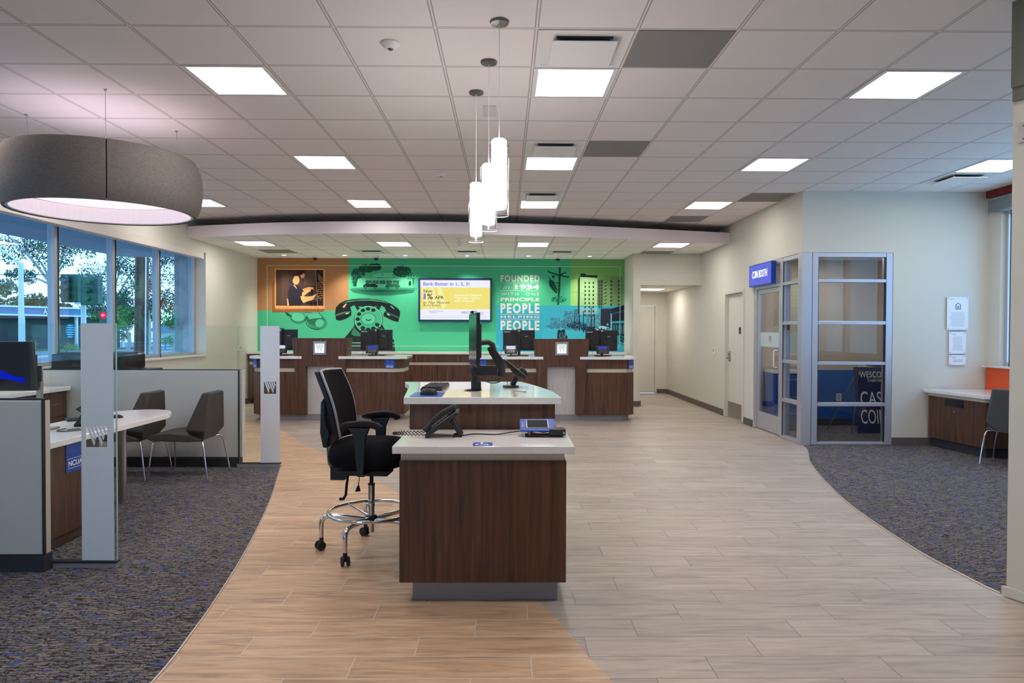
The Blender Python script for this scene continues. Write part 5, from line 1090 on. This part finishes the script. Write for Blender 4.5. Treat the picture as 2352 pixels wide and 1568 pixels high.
# near wing screen
t = thing('glass_screen', 'clear glass screen with frosted logo strip, nearest at the left', 'glass partition', (-2.62, 4.3, .007))
MB().box(-2.82, -2.412, 4.294, 4.306, .048, 1.523).build('glass_pane', 'glass', t, smooth=False); frost_panel(t, -2.625, -2.425, .05, 1.522, 4.2935, -2.595, .755, .13)
MB().box(-2.84, -2.408, 4.28, 4.32, .007, .036).build('base_channel', 'silver', t, smooth=False); MB().box(-2.842, -2.406, 4.276, 4.324, .0365, .047).build('channel_gasket', 'black_soft', t, smooth=False)
MB().box(-2.4118, -2.409, 4.293, 4.307, .047, 1.523).build('glass_edge', mat('green_glass_edge', (150, 200, 195), .2), t, smooth=False)
t = thing('glass_screen', 'clear glass screen with frosted logo strip beside the far cubicle wall', 'glass partition', (-2.63, 7.42, .007))
MB().box(-2.868, -2.412, 7.414, 7.426, .045, 1.528).build('glass_pane', 'glass', t, smooth=False); frost_panel(t, -2.62, -2.414, .05, 1.527, 7.4135, -2.582, .80, .13)
MB().box(-2.87, -2.405, 7.40, 7.44, .007, .05).build('base_channel', 'silver', t, smooth=False); MB().box(-2.869, -2.404, 7.396, 7.444, .0505, .058).build('channel_gasket', 'black_soft', t, smooth=False)
# near partition wall
t = thing('cubicle_partition', 'near grey cubicle wall panel with dark base at left edge', 'cubicle panel', (-3.6, 4.25, .007))
MB().box(-5.19, -2.812, 4.21, 4.27, .11, 1.052).build('panel', 'partition', t, smooth=False, bevel=.008); MB().box(-5.19, -2.80, 4.20, 4.28, .007, .105).build('base', 'darkbase', t, smooth=False); MB().box(-5.19, -2.81, 4.22, 4.265, 1.053, 1.062).build('top_cap', 'black_soft', t, smooth=False)
MB().box(-2.811, -2.803, 4.205, 4.228, .106, 1.06).build('edge_joint', 'black_soft', t, smooth=False)
MB().box(-2.811, -2.803, 4.229, 4.275, .11, 1.05).build('end_panel', 'cassette', t, smooth=False, bevel=.004); MB().box(-2.862, -2.842, 4.29, 4.312, .007, .109).build('end_base', 'baseboard', t, smooth=False)
MB().box(-5.19, -2.84, 4.245, 4.253, 1.063, 1.523).build('upper_glass', 'glass', t, smooth=False)
# far partition wall
t = thing('cubicle_partition', 'far grey cubicle wall panel with dark base behind the guest chairs', 'cubicle panel', (-4, 7.5, .007))
MB().box(-5.19, -2.872, 7.45, 7.53, .11, 1.045).build('panel', 'partition', t, smooth=False, bevel=.006); MB().box(-5.19, -2.86, 7.44, 7.54, .007, .108).build('base', 'darkbase', t, smooth=False); MB().box(-5.19, -2.858, 7.46, 7.52, 1.046, 1.055).build('top_cap', 'black_soft', t, smooth=False)
MB().box(-2.871, -2.861, 7.445, 7.535, .109, 1.05).build('edge_joint', 'black_soft', t, smooth=False); MB().box(-2.86, -2.835, 7.46, 7.55, .11, 1.05).build('end_panel', 'cassette', t, smooth=False)
MB().box(-5.19, -3.35, 7.486, 7.494, 1.056, 1.53).box(-3.344, -2.87, 7.486, 7.494, 1.056, 1.53).build('upper_glass', 'glass', t, smooth=False)
# peninsula desk
t = thing('peninsula_desk', 'white quartz topped desk with rounded end in the left cubicle', 'desk', (-3.28, 5.4, .007))
arc = [(-3.275+.307*math.cos(a), 6.05+.40*math.sin(a)) for a in [i*PI/14 for i in range(15)]]
MB().prism([(-3.582, 4.42), (-2.968, 4.42)]+arc, .70, .742).build('desktop', 'quartz', t, smooth=False, bevel=.004)
MB().prism([(-4.6, 4.42), (-3.583, 4.42), (-3.583, 5.0), (-4.6, 5.0)], .70, .742).build('return_top', 'quartz', t, smooth=False, bevel=.004)
MB().box(-3.03, -3.0, 4.46, 5.12, .09, .699).build('modesty_panel', 'wood', t, smooth=False, bevel=.002); MB().box(-3.06, -3.032, 4.46, 5.10, .008, .699).build('support_panel', 'wood', t, smooth=False)
MB().cyl((-3.262, 5.90, .008), (-3.262, 5.90, .699), .033, n=24).build('leg', 'steel', t); MB().cyl((-3.262, 5.90, .0075), (-3.262, 5.90, .014), .045, n=24).build('leg_foot', 'steel', t)
t = thing('insurance_sign', 'blue insurance sign on the cubicle desk side panel, behind glass', 'sign', (-2.99, 4.83, .50), group='blue insurance signs')
MB().box(-2.999, -2.995, 4.73, 4.93, .50, .70-.002).build('plate', 'blue', t, smooth=False); m_ = MB(); put_text(m_, 'NCUA', (-2.9935, 4.752, .54), (0, 1, 0), Z_, .155, .038, .03); m_.build('lettering', 'white', t, smooth=False)
m_ = MB(); m_.box(-2.9945, -2.9940, 4.745, 4.915, .525, .528).box(-2.9945, -2.9940, 4.745, 4.915, .59, .593); m_.build('rule_line', 'paper', t, smooth=False)
# window-side cabinet counter
t = thing('side_cabinet', 'dark wood cabinet with white top along the left window', 'cabinet', (-4.93, 6.3, .007))
MB().box(-5.175, -4.70, 5.05, 7.43, .10, .83).build('body', 'wood', t, smooth=False); MB().box(-5.17, -4.74, 5.07, 7.42, .008, .10).build('plinth', 'darkbase', t, smooth=False); MB().box(-5.18, -4.655, 5.02, 7.435, .832, .875).build('countertop', 'quartz', t, smooth=False, bevel=.004)
for y0, y1 in ((5.06, 5.84), (5.85, 6.63), (6.64, 7.42)): d = MB().box(-4.699, -4.689, y0, y1, .11, .56).box(-4.699, -4.689, y0, y1, .57, .82).build('door', 'wood', t, smooth=False, bevel=.001); MB().tube([(-4.688, y0+.5, .70), (-4.665, y0+.5, .70), (-4.665, y0+.6, .70), (-4.688, y0+.6, .70)], .004, 6).build('handle', 'steel', d)
# monitor with blue swoosh
t = thing('monitor', 'dark monitor with blue swoosh on screen at the far left', 'monitor', (-3.5, 5.06, .743))
MB().ext([(-3.95, 4.93, 1.04), (-3.395, 5.02, 1.04), (-3.42, 5.02, 1.395), (-3.95, 4.93, 1.395)], (0, .03, 0)).build('panel', 'black', t, bevel=.003)
MB().poly([(-3.945, 4.9295, 1.055), (-3.43, 5.0125, 1.055), (-3.45, 5.0095, 1.385), (-3.945, 4.9295, 1.385)]).build('screen', 'screen_dark', t, smooth=False)
sw = crom([(-3.94, 4.927, 1.27), (-3.75, 4.957, 1.225), (-3.62, 4.977, 1.19), (-3.52, 4.994, 1.145), (-3.46, 5.003, 1.135)], 6); sb = crom([(-3.94, 4.927, 1.20), (-3.75, 4.957, 1.16), (-3.62, 4.977, 1.135), (-3.52, 4.994, 1.11), (-3.46, 5.003, 1.10)], 6)
m_ = MB()
for i in range(len(sw)-1): m_.poly([sb[i], sb[i+1], sw[i+1], sw[i]])
m_.build('blue_swoosh', 'swoosh', t, smooth=False)
MB().ext([(-3.70, 5.005, 1.08), (-3.42, 5.052, 1.08), (-3.42, 5.052, 1.30), (-3.70, 5.005, 1.30)], (0, .03, 0)).build('rear_housing', 'black_soft', t, bevel=.004)
MB().box(-3.44, -3.405, 5.09, 5.12, .76, 1.22).box(-3.46, -3.39, 5.083, 5.092, 1.1, 1.22).build('post', 'steel', t, bevel=.003); MB().box(-3.52, -3.33, 5.03, 5.19, .743, .759).build('stand_base', 'steel', t, bevel=.004)
# phone + keyboard on the cubicle desk
t = desk_phone((-3.20, 5.36, .7425), math.radians(200), 'black desk phone on the cubicle desk, behind near frosted strip')
t = thing('keyboard', 'black keyboard standing askew on the cubicle desk', 'keyboard', (-3.40, 5.74, .7425), math.radians(40)); MB().box(-.20, .20, -.06, .06, 0, .016).build('case', 'black', t, local=True, bevel=.004)
k = MB()
for i in range(14):
    for j in range(4): k.box(-.19+i*.0272, -.167+i*.0272, -.052+j*.026, -.03+j*.026, .0165, .022)
k.build('keys', 'black_soft', t, local=True, bevel=.002)
tag(MB().tube(crom([(-3.22, 5.10, .7465), (-3.16, 5.14, .7465), (-3.12, 5.08, .7465), (-3.20, 5.02, .7465), (-3.27, 5.06, .7465), (-3.24, 5.12, .752)], 6), .0035, 8).build('cable', 'black_soft'), 'loose black cable coiled on the cubicle desk', 'cable')
# printer on a cabinet behind the far partition
t = thing('base_cabinet', 'dark low cabinet under the printer, behind the far cubicle wall', 'cabinet', (-4.7, 8.1, 0)); MB().box(-5.16, -4.20, 7.75, 8.45, .08, .98).build('body', 'wood', t, smooth=False); MB().box(-5.14, -4.22, 7.78, 8.42, .003, .08).build('plinth', 'darkbase', t, smooth=False); MB().box(-5.17, -4.18, 7.73, 8.47, .98, 1.02).build('worktop', 'black', t, bevel=.003)
t = thing('printer', 'wide black printer on the cabinet behind the frosted strip', 'printer', (-4.72, 8.1, 1.021))
MB().box(-5.145, -4.30, 7.86, 8.30, 1.03, 1.205).build('body', 'blackgloss', t, bevel=.02, segs=4); MB().box(-5.10, -4.34, 7.90, 8.2, 1.2055, 1.225).build('lid', 'black', t, bevel=.006)
MB().box(-5.13, -4.31, 7.85, 8.31, 1.0215, 1.03).build('tray', 'black', t); MB().box(-4.90, -4.78, 7.852, 7.8595, 1.06, 1.10).build('control_panel', 'black_soft', t, bevel=.003)
# guest chairs (face -x)
def guest_chair(mat_='chairfab'):
    t = thing('guest_chair', '', 'chair', (0, 0, 0))
    S = MB(); N1 = [(-.30, .405), (-.27, .39), (.10, .375), (.20, .385), (.205, .40), (.10, .445), (-.10, .465), (-.26, .445), (-.31, .425)]
    S.xz(N1, -.245, .245).build('seat', mat_, t, local=True, bevel=.012, segs=3)
    B = MB(); P0 = [(-.255, .36), (.255, .36)]
    def bp(x, y, z): return (x, y, z)
    prof = [(.10, .385, .235), (.045, .455, .25), (.175, .86, .175)]
    # six-sided shell: front pts, back pts
    fr = [(.115, -.20, .41), (.115, .20, .41), (.075, .265, .50), (.215, .19, .855), (.215, -.19, .855), (.075, -.265, .50)]
    bk = [(.20, -.14, .375), (.20, .14, .375), (.265, .235, .47), (.285, .165, .85), (.285, -.165, .85), (.265, -.235, .47)]
    v0 = len(B.v); B.v += fr+bk; B.f += [(0, 1, 2, 3, 4, 5)[::-1], (6, 7, 8, 9, 10, 11)]
    for i in range(6): j = (i+1) % 6; B.f.append((i, j, 6+j, 6+i))
    B.build('backrest', mat_, t, local=True, bevel=.014, segs=3)
    for sy in (-1, 1):
        MB().tube(crom([(.20, sy*.16, .385), (.225, sy*.215, .378), (.245, sy*.24, .34), (.275, sy*.262, .17), (.30, sy*.275, .008)], 5), .0085, 10).build('leg', 'chrome', t, local=True)
        MB().tube(crom([(-.10, sy*.16, .385), (-.23, sy*.20, .378), (-.255, sy*.232, .34), (-.265, sy*.262, .17), (-.275, sy*.275, .008)], 5), .0085, 10).build('leg', 'chrome', t, local=True)
        for x_ in (.30, -.275): MB().cyl((x_, sy*.275, 0), (x_, sy*.275, .008), .013, n=14).build('foot_glide', 'steel', t, local=True)
    MB().tube([(-.18, -.16, .375), (.18, -.16, .375), (.18, .16, .375), (-.18, .16, .375)], .008, 8).build('seat_frame', 'steel', t, local=True)
    return t
g0 = guest_chair(); g0.location = (-3.195, 7.0, .0075); g0['label'] = 'dark taupe guest chair with chrome legs, right of the pair'; g0['group'] = 'cubicle guest chairs'
dup(g0, (-3.80, 7.0, .0075), None, 'dark taupe guest chair with chrome legs, left one half behind desk')
g3 = guest_chair('greyfab'); g3.location = (5.70, 7.60, .0065); g3.rotation_euler = (0, 0, math.radians(222)); g3['label'] = 'grey upholstered chair with chrome legs at the far right desk'
# ============================================================ right-hand desk
t = thing('corner_desk', 'dark wood desk with white top under the notices, far right', 'desk', (5.85, 8.3, .006))
MB().prism([(5.455, 8.91), (5.575, 7.95), (5.80, 7.92), (5.95, 7.6), (5.95, 6.7), (6.26, 6.7), (6.26, 8.91)], .70, .742).build('desktop', 'quartz', t, smooth=False, bevel=.004)
MB().prism([(5.515, 8.905), (5.615, 7.985), (6.26, 7.985), (6.26, 8.905)], .12, .66).build('cabinet', 'wood', t, smooth=False, bevel=.002)
MB().prism([(5.505, 8.905), (5.605, 7.975), (6.27, 7.975), (6.27, 8.905)], .66, .699).build('rail', 'laminate_beige', t, smooth=False)
MB().prism([(5.56, 8.9), (5.66, 8.02), (6.25, 8.02), (6.25, 8.9)], .0065, .12).build('plinth', 'darkbase', t, smooth=False)
MB().box(5.97, 6.26, 6.72, 6.76, .0065, .699).build('end_panel', 'wood', t, smooth=False)
dv2 = (Vector((5.615, 7.985, 0))-Vector((5.515, 8.905, 0))).normalized(); nv2 = Vector((dv2.y, -dv2.x, 0)); nv2 = nv2 if nv2.x < 0 else -nv2
def onface(a, b, z0, z1, th, off): 
    q = Vector((5.515, 8.905, 0)); A1 = q+dv2*a+nv2*off; B1 = q+dv2*b+nv2*off
    return MB().ext([(A1.x, A1.y, z0), (B1.x, B1.y, z0), (B1.x, B1.y, z1), (A1.x, A1.y, z1)], nv2*th)
onface(.29, .60, .555, .645, .002, .0005).build('slot', 'blackgloss', t, smooth=False); c = Vector((5.515, 8.905, .50))+dv2*.47+nv2*.001; MB().cyl(c, c+nv2*.02, .009, n=14).build('lock', 'chrome', t)
tag(MB().box(6.262, 6.285, 6.9, 8.905, .743, 1.03).build('desk_screen', 'orange', smooth=False), 'bright orange desk screen against the window wall, far right', 'desk screen')
tag(MB().box(6.20, 6.299, 4.1, 8.9, 1.031, 1.052).build('window_ledge', 'wall', smooth=False), 'pale ledge above the orange screen', 'ledge')
# framed notices
def notice(x0, x1, z0, z1, lab, house=False, rows=6):
    t = thing('wall_notice', lab, 'notice', ((x0+x1)/2, 8.92, z0), group='framed notices in a column')
    MB().box(x0, x1, 8.905, 8.911, z0, z1).build('sheet', 'paper', t, smooth=False)
    for sx_ in (x0+.018, x1-.018):
        for sz in (z0+.014, z1-.014): MB().cyl((sx_, 8.9295, sz), (sx_, 8.902, sz), .007, n=12).build('standoff', 'steel', t)
    m_ = MB(); put_text(m_, 'WESCOM', (x0+.04, 8.9045, z1-.035), X_, Z_, .05, .010, .01); zt = z1-.05
    if house:
        cx = (x0+x1)/2+.005; zc = z1-.105; m_.poly([(cx-.04, 8.9045, zc+.0), (cx, 8.9045, zc+.03), (cx+.04, 8.9045, zc), (cx+.034, 8.9045, zc-.004), (cx, 8.9045, zc+.021), (cx-.034, 8.9045, zc-.004)][::-1]); m_.box(cx-.032, cx-.024, 8.904, 8.9046, zc-.045, zc).box(cx+.024, cx+.032, 8.904, 8.9046, zc-.045, zc).box(cx-.032, cx+.032, 8.904, 8.9046, zc-.05, zc-.043).box(cx-.014, cx+.014, 8.904, 8.9046, zc-.02, zc-.012).box(cx-.014, cx+.014, 8.904, 8.9046, zc-.034, zc-.026)
        put_text(m_, 'EQUAL HOUSING LENDER', (cx-.04, 8.9045, zc-.064), X_, Z_, .08, .009, .01); zt = zc-.085
    m_.build('heading', 'ink', t, smooth=False)
    m_ = MB(); rd = random.Random(rows)
    for k in range(rows):
        z = zt-(k+1)*(zt-z0-.03)/(rows+1); h_ = rd.random()*.03; m_.box(x0+.035+h_, x1-.035-h_, 8.904, 8.9046, z, z+.0035)
    m_.build('text_lines', 'ink_grey', t, smooth=False)
notice(5.745, 6.022, 1.512, 1.937, 'largest white wall notice with a house symbol, top of three', True, 12); notice(5.776, 5.998, 1.20, 1.483, 'medium white wall notice, middle of three', rows=10); notice(5.777, 5.999, 1.052, 1.182, 'small white wall notice, bottom of three', rows=3)

# ============================================================ outside
ext = lambda *a: a
struct(MB().box(-60, -5.6, -10, 90, -.25, -.15).build('ground', 'asphalt', smooth=False), 'grey street outside the left windows', 'ground')
struct(MB().box(-7.9, -5.5, -3, 14.3, 2.98, 3.2).build('canopy_soffit', 'soffit', smooth=False), 'blue-grey roof overhang outside the left windows', 'roof overhang')
tag(MB().box(-6.44, -6.14, 13.5, 13.95, -.15, 2.979).build('concrete_column', 'concrete', smooth=False, bevel=.01), 'rough concrete column outside the far window', 'column')
tag(MB().prism([(-40.2, 42), (-32.0, 60.5), (-30.6, 60.5), (-38.8, 42)], -.149, -.05).build('lawn', 'grass', smooth=False), 'strip of lawn across the street', 'lawn', kind='stuff')
struct(MB().prism([(-30, 30), (-20, 60), (-19, 60), (-28.6, 30)], -.15, -.05).build('sidewalk', 'concrete', smooth=False), 'pale pavement across the street', 'pavement')
t = tag(MB().cyl((-10.4, 19.8, -.15), (-10.4, 20.0, 7.5), .19, .16, n=20).build('utility_pole', 'polewood'), 'thick brown wooden utility pole outside the third window', 'utility pole')
MB().cyl((-10.22, 19.68, -.1), (-10.22, 19.85, 7.4), .02, n=8).build('conduit', 'galv', t)
# building across the street
b = thing('shop_building', 'low flat-roofed shop across the street with blue fascia and white trim', 'building', (-37, 50, -.15))
p0 = Vector((-41.5, 41, 0)); p1 = Vector((-33.0, 61, 0)); bd = (p1-p0).normalized(); bn = Vector((bd.y, -bd.x, 0))
def bx(a0, a1, z0, z1, d0, d1, name, m, par=None):
    A1 = p0+bd*a0+bn*d0; B1 = p0+bd*a1+bn*d0
    return MB().ext([(A1.x, A1.y, z0), (B1.x, B1.y, z0), (B1.x, B1.y, z1), (A1.x, A1.y, z1)], bn*(d1-d0)).build(name, m, par or b, smooth=False)
L_ = (p1-p0).length
bx(0, L_, -.15, 2.55, -6, -1.2, 'walls', 'bldg_dark'); bx(-1, L_, 2.62, 3.12, -6, 0, 'fascia', 'bldg_fascia'); bx(-1, L_+.05, 3.12, 3.26, -6.1, .1, 'roof_edge', 'bldg_white'); bx(-1, L_+.05, 2.50, 2.62, -6, .08, 'lower_trim', 'bldg_white')
for a in (.6, 6.5, 12.8, 17.0, 21.2): bx(a, a+.18, -.15, 2.5, -.4, -.2, 'post', 'bldg_white')
for a in (2, 4.3, 7.6): bx(a, a+1.9, .2, 1.9, -1.21, -1.15, 'window', mat('shop_window', (104, 122, 136), .3))
m_ = MB(); o_ = p0+bd*14.15+bn*.09; put_text(m_, 'AT&T', (o_.x, o_.y, 2.66), bd, Z_, 1.15, .42, .03); m_.build('lettering', 'bldg_white', b, smooth=False)
gl = MB(); gc = p0+bd*17.1+bn*-1.1
for k in range(6):
    zz = .85+k*.19; hw = .38*math.sqrt(max(.05, 1-((zz-1.36)/.66)**2))
    P = []
    for i in range(9): u = -1+i/4; P.append((gc.x+bd.x*hw*u, gc.y+bd.y*hw*u, zz-.05*(1-u*u)))
    for i in range(8, -1, -1): u = -1+i/4; P.append((gc.x+bd.x*hw*u, gc.y+bd.y*hw*u, zz+.03+.045*(1-u*u)))
    gl.ext(P, bn*.02)
gl.build('globe_logo', 'globe', b, smooth=False)
def leaves(mb, c, r, n, s, rnd):
    for i in range(n):
        a = rnd.random()*2*PI; cz = rnd.uniform(-1, 1); q = rnd.random()**.45; sr = math.sqrt(1-cz*cz)
        p_ = Vector((c[0]+r[0]*q*sr*math.cos(a), c[1]+r[1]*q*sr*math.sin(a), c[2]+r[2]*q*cz)); u = Vector((rnd.gauss(0, 1), rnd.gauss(0, 1), rnd.gauss(0, 1))).normalized(); v = u.orthogonal().normalized(); k = s*(.5+rnd.random())
        mb.poly([p_-u*k*.5, p_+v*k*.25, p_+u*k*.5, p_-v*k*.25])
def tree(name, lab, x, y, trunk, blobs, leaf, n, s, seed, bark='bark', cat='tree'):
    rnd = random.Random(seed); t = thing(name, lab, cat, (x, y, -.15)); lm = MB(); tm = MB()
    tm.tube(crom([(x, y, -.15), (x+.15, y, trunk*.4), (x-.1, y+.1, trunk)], 6), [.17-.006*i for i in range(13)], 10)
    for bx_, by_, bz_, r in blobs:
        c = (x+bx_, y+by_, bz_)
        if trunk > 1: tm.tube(crom([(x-.1, y+.1, trunk*.8), (x+bx_*.5, y+by_*.5, trunk*.8+(bz_-trunk*.8)*.6), c], 5), [.06-.004*i for i in range(11)], 7)
        for q in range(5):
            d = Vector((rnd.gauss(0, .5), rnd.gauss(0, .5), rnd.gauss(0, .4)))*r; leaves(lm, (c[0]+d.x, c[1]+d.y, c[2]+d.z), (r*.55, r*.55, r*.38), n//5, s, rnd)
    tm.build('trunk', bark, t); lm.build('foliage', leaf, t, smooth=False)
tree('eucalyptus_tree', 'tall airy eucalyptus seen in the two nearest left windows', -19.2, 29.5, 4.2, [(-1.8, 0, 5.2, 1.2), (.9, 0, 5.4, 1.2), (-.9, .3, 4.6, .9), (.6, 0, 4.4, .8), (-2.6, 0, 6.0, 1.2), (0, 0, 6.5, 1.5), (-1.3, 0, 3.8, .5)], 'leaf_a', 760, 0.095, 1)
tree('eucalyptus_tree', 'broad eucalyptus behind the traffic signal', -21.0, 37.0, 3.2, [(-1.0, 0, 4.6, 1.3), (.6, 0, 5.0, 1.4), (1.7, 0, 4.3, 1.3), (0, 0, 3.4, 1.1), (2.2, 0, 5.8, 1.3), (-.8, 0, 2.6, .9)], 'leaf_a', 860, 0.105, 2)
tree('eucalyptus_tree', 'dense eucalyptus seen in the third window beside the utility pole', -16.6, 32.0, 3.5, [(-.6, 0, 4.2, 1.1), (.6, 0, 4.8, 1.1), (.2, 0, 3.4, 1.0), (1.0, 0, 2.8, .8), (-.6, 0, 5.6, 1.2), (1.6, 0, 5.6, 1.2), (-.9, 0, 2.9, .8)], 'leaf_a', 950, 0.1, 3)
tree('eucalyptus_tree', 'eucalyptus with hanging branches seen in the last window', -18.8, 41.0, 4.8, [(0, 0, 6.4, 1.3), (.6, 0, 5.1, 1.1), (-.6, 0, 7.4, 1.3)], 'leaf_a', 680, 0.095, 4)
tree('green_tree', 'round bright green tree low in the last window', -22.5, 47.0, 1.6, [(-.6, 0, 2.6, 1.3), (.9, 0, 2.4, 1.3), (0, 0, 1.5, 1.1)], 'leaf_b', 1600, .13, 5)
tree('green_tree', 'bright green bush beside the utility pole', -28.3, 52.0, 1.5, [(-.3, 0, 2.1, 1.1), (.6, 0, 2.5, 1.1), (0, 0, 1.3, 1.0)], 'leaf_b', 1600, .13, 6)
tree('green_tree', 'green tree behind the traffic signal housing', -24.4, 42, 1.5, [(0, 0, 2.7, 1.0), (.8, 0, 2.0, .9), (-.4, 0, 1.6, .7)], 'leaf_b', 1600, .13, 8)
tree('green_tree', 'dark green tree mass behind the shop roof at far left', -62, 84, 2, [(-3, 0, 4.0, 2.8), (1, 0, 4.6, 3), (4.5, 1, 3.6, 2.4), (8, 2, 3.2, 1.6)], 'leaf_a', 1200, .42, 7)
tree('hedge', 'low green hedge in front of the shop', -32.2, 47, .1, [(0, 0, .1, .7), (-1.0, -2, .1, .7), (1.0, 2, .1, .7)], 'leaf_b', 400, .14, 9, cat='hedge')
# traffic signal
t = thing('traffic_signal', 'dark green traffic signal housings seen from behind, second window', 'traffic light', (-10.55, 17.2, -.15))
MB().cyl((-10.5, 17.3, -.15), (-10.5, 17.3, 2.1), .06, n=16).build('pole', 'galv', t)
MB().box(-10.40, -9.98, 17.0, 17.25, 2.08, 2.78).build('housing', 'signal', t, bevel=.03); MB().box(-10.92, -10.52, 17.05, 17.3, 2.15, 2.84).build('housing', 'signal', t, bevel=.03)
m_ = MB()
for k in range(3): m_.cyl((-10.72, 17.0, 2.30+k*.2), (-10.72, 16.85, 2.30+k*.2), .085, n=18).cyl((-10.2, 16.98, 2.24+k*.2), (-10.2, 16.85, 2.24+k*.2), .07, n=18)
m_.build('visor', 'signal', t); MB().box(-10.6, -10.38, 17.1, 17.2, 2.1, 2.15).build('bracket', 'galv', t)
t = thing('traffic_signal', 'small red left-arrow traffic light', 'traffic light', (-14.7, 25.5, -.15)); MB().cyl((-14.7, 25.6, -.15), (-14.7, 25.6, 1.9), .04, n=12).build('pole', 'signal', t); MB().box(-14.85, -14.55, 25.4, 25.55, 1.25, 2.15).build('housing', 'signal', t, bevel=.02)
MB().cyl((-14.7, 25.399, 2.0), (-14.7, 25.39, 2.0), .125, n=24).build('lamp', 'redlamp', t); m_ = MB(); m_.poly([(-14.76, 25.388, 2.0), (-14.71, 25.388, 2.05), (-14.71, 25.388, 2.012), (-14.64, 25.388, 2.012), (-14.64, 25.388, 1.988), (-14.71, 25.388, 1.988), (-14.71, 25.388, 1.95)][::-1]).build('arrow', 'sign_txt', t, smooth=False)
t = thing('street_lamp', 'pale street lamp pole with curved arm in the first window', 'street lamp', (-17.4, 25.0, -.15)); MB().cyl((-17.4, 25, -.15), (-17.4, 25, 3.87), .10, .085, n=16).build('pole', 'galv', t); MB().tube(crom([(-17.4, 25, 3.78), (-17.7, 25, 4.05), (-18.1, 25, 4.35), (-18.7, 25, 4.55), (-19.5, 25, 4.6)], 5), .035, 8).build('arm', 'galv', t); MB().ball((-19.7, 25, 4.58), (.3, .12, .06)).build('lamp_head', 'galv', t)
tag(MB().tube([(-40, 26.2, 3.55), (-24, 26.1, 3.5), (-10, 26, 3.55)], .014, 6).build('overhead_wire', 'black_soft'), 'thin overhead wire crossing the sky', 'wire')
# blue railing, white house, kerb
t = thing('blue_railing', 'blue metal ramp railing by the shop corner', 'railing', (-29.5, 57, -.15)); r_ = MB()
for z in (.1, .45, .8): r_.tube([(-29.9, 57, z-.1), (-25.5, 57.5, z)], .05, 6)
r_.build('rail', 'bluerail', t); r_ = MB()
for k in range(8): r_.cyl((-29.9+k*.62, 57+k*.07, -.15), (-29.9+k*.62, 57+k*.07, .8), .05, n=6)
r_.build('baluster', 'bluerail', t)
t = thing('house', 'small white house far off behind the green tree', 'house', (-27.5, 60, -.15)); MB().box(-30.5, -24, 60, 64, -.15, 1.3).build('walls', 'bldg_white', t, smooth=False); MB().xz([(-31, 1.3), (-23.5, 1.3), (-25.5, 2.2), (-29, 2.2)], 59.5, 64.5).build('roof', 'bldg_fascia', t, smooth=False)
tag(MB().prism([(-13, 22), (-24, 56), (-24.4, 56), (-13.4, 22)], -.15, -.03).build('kerb', 'redcurb', smooth=False), 'red painted kerb along the street', 'kerb')
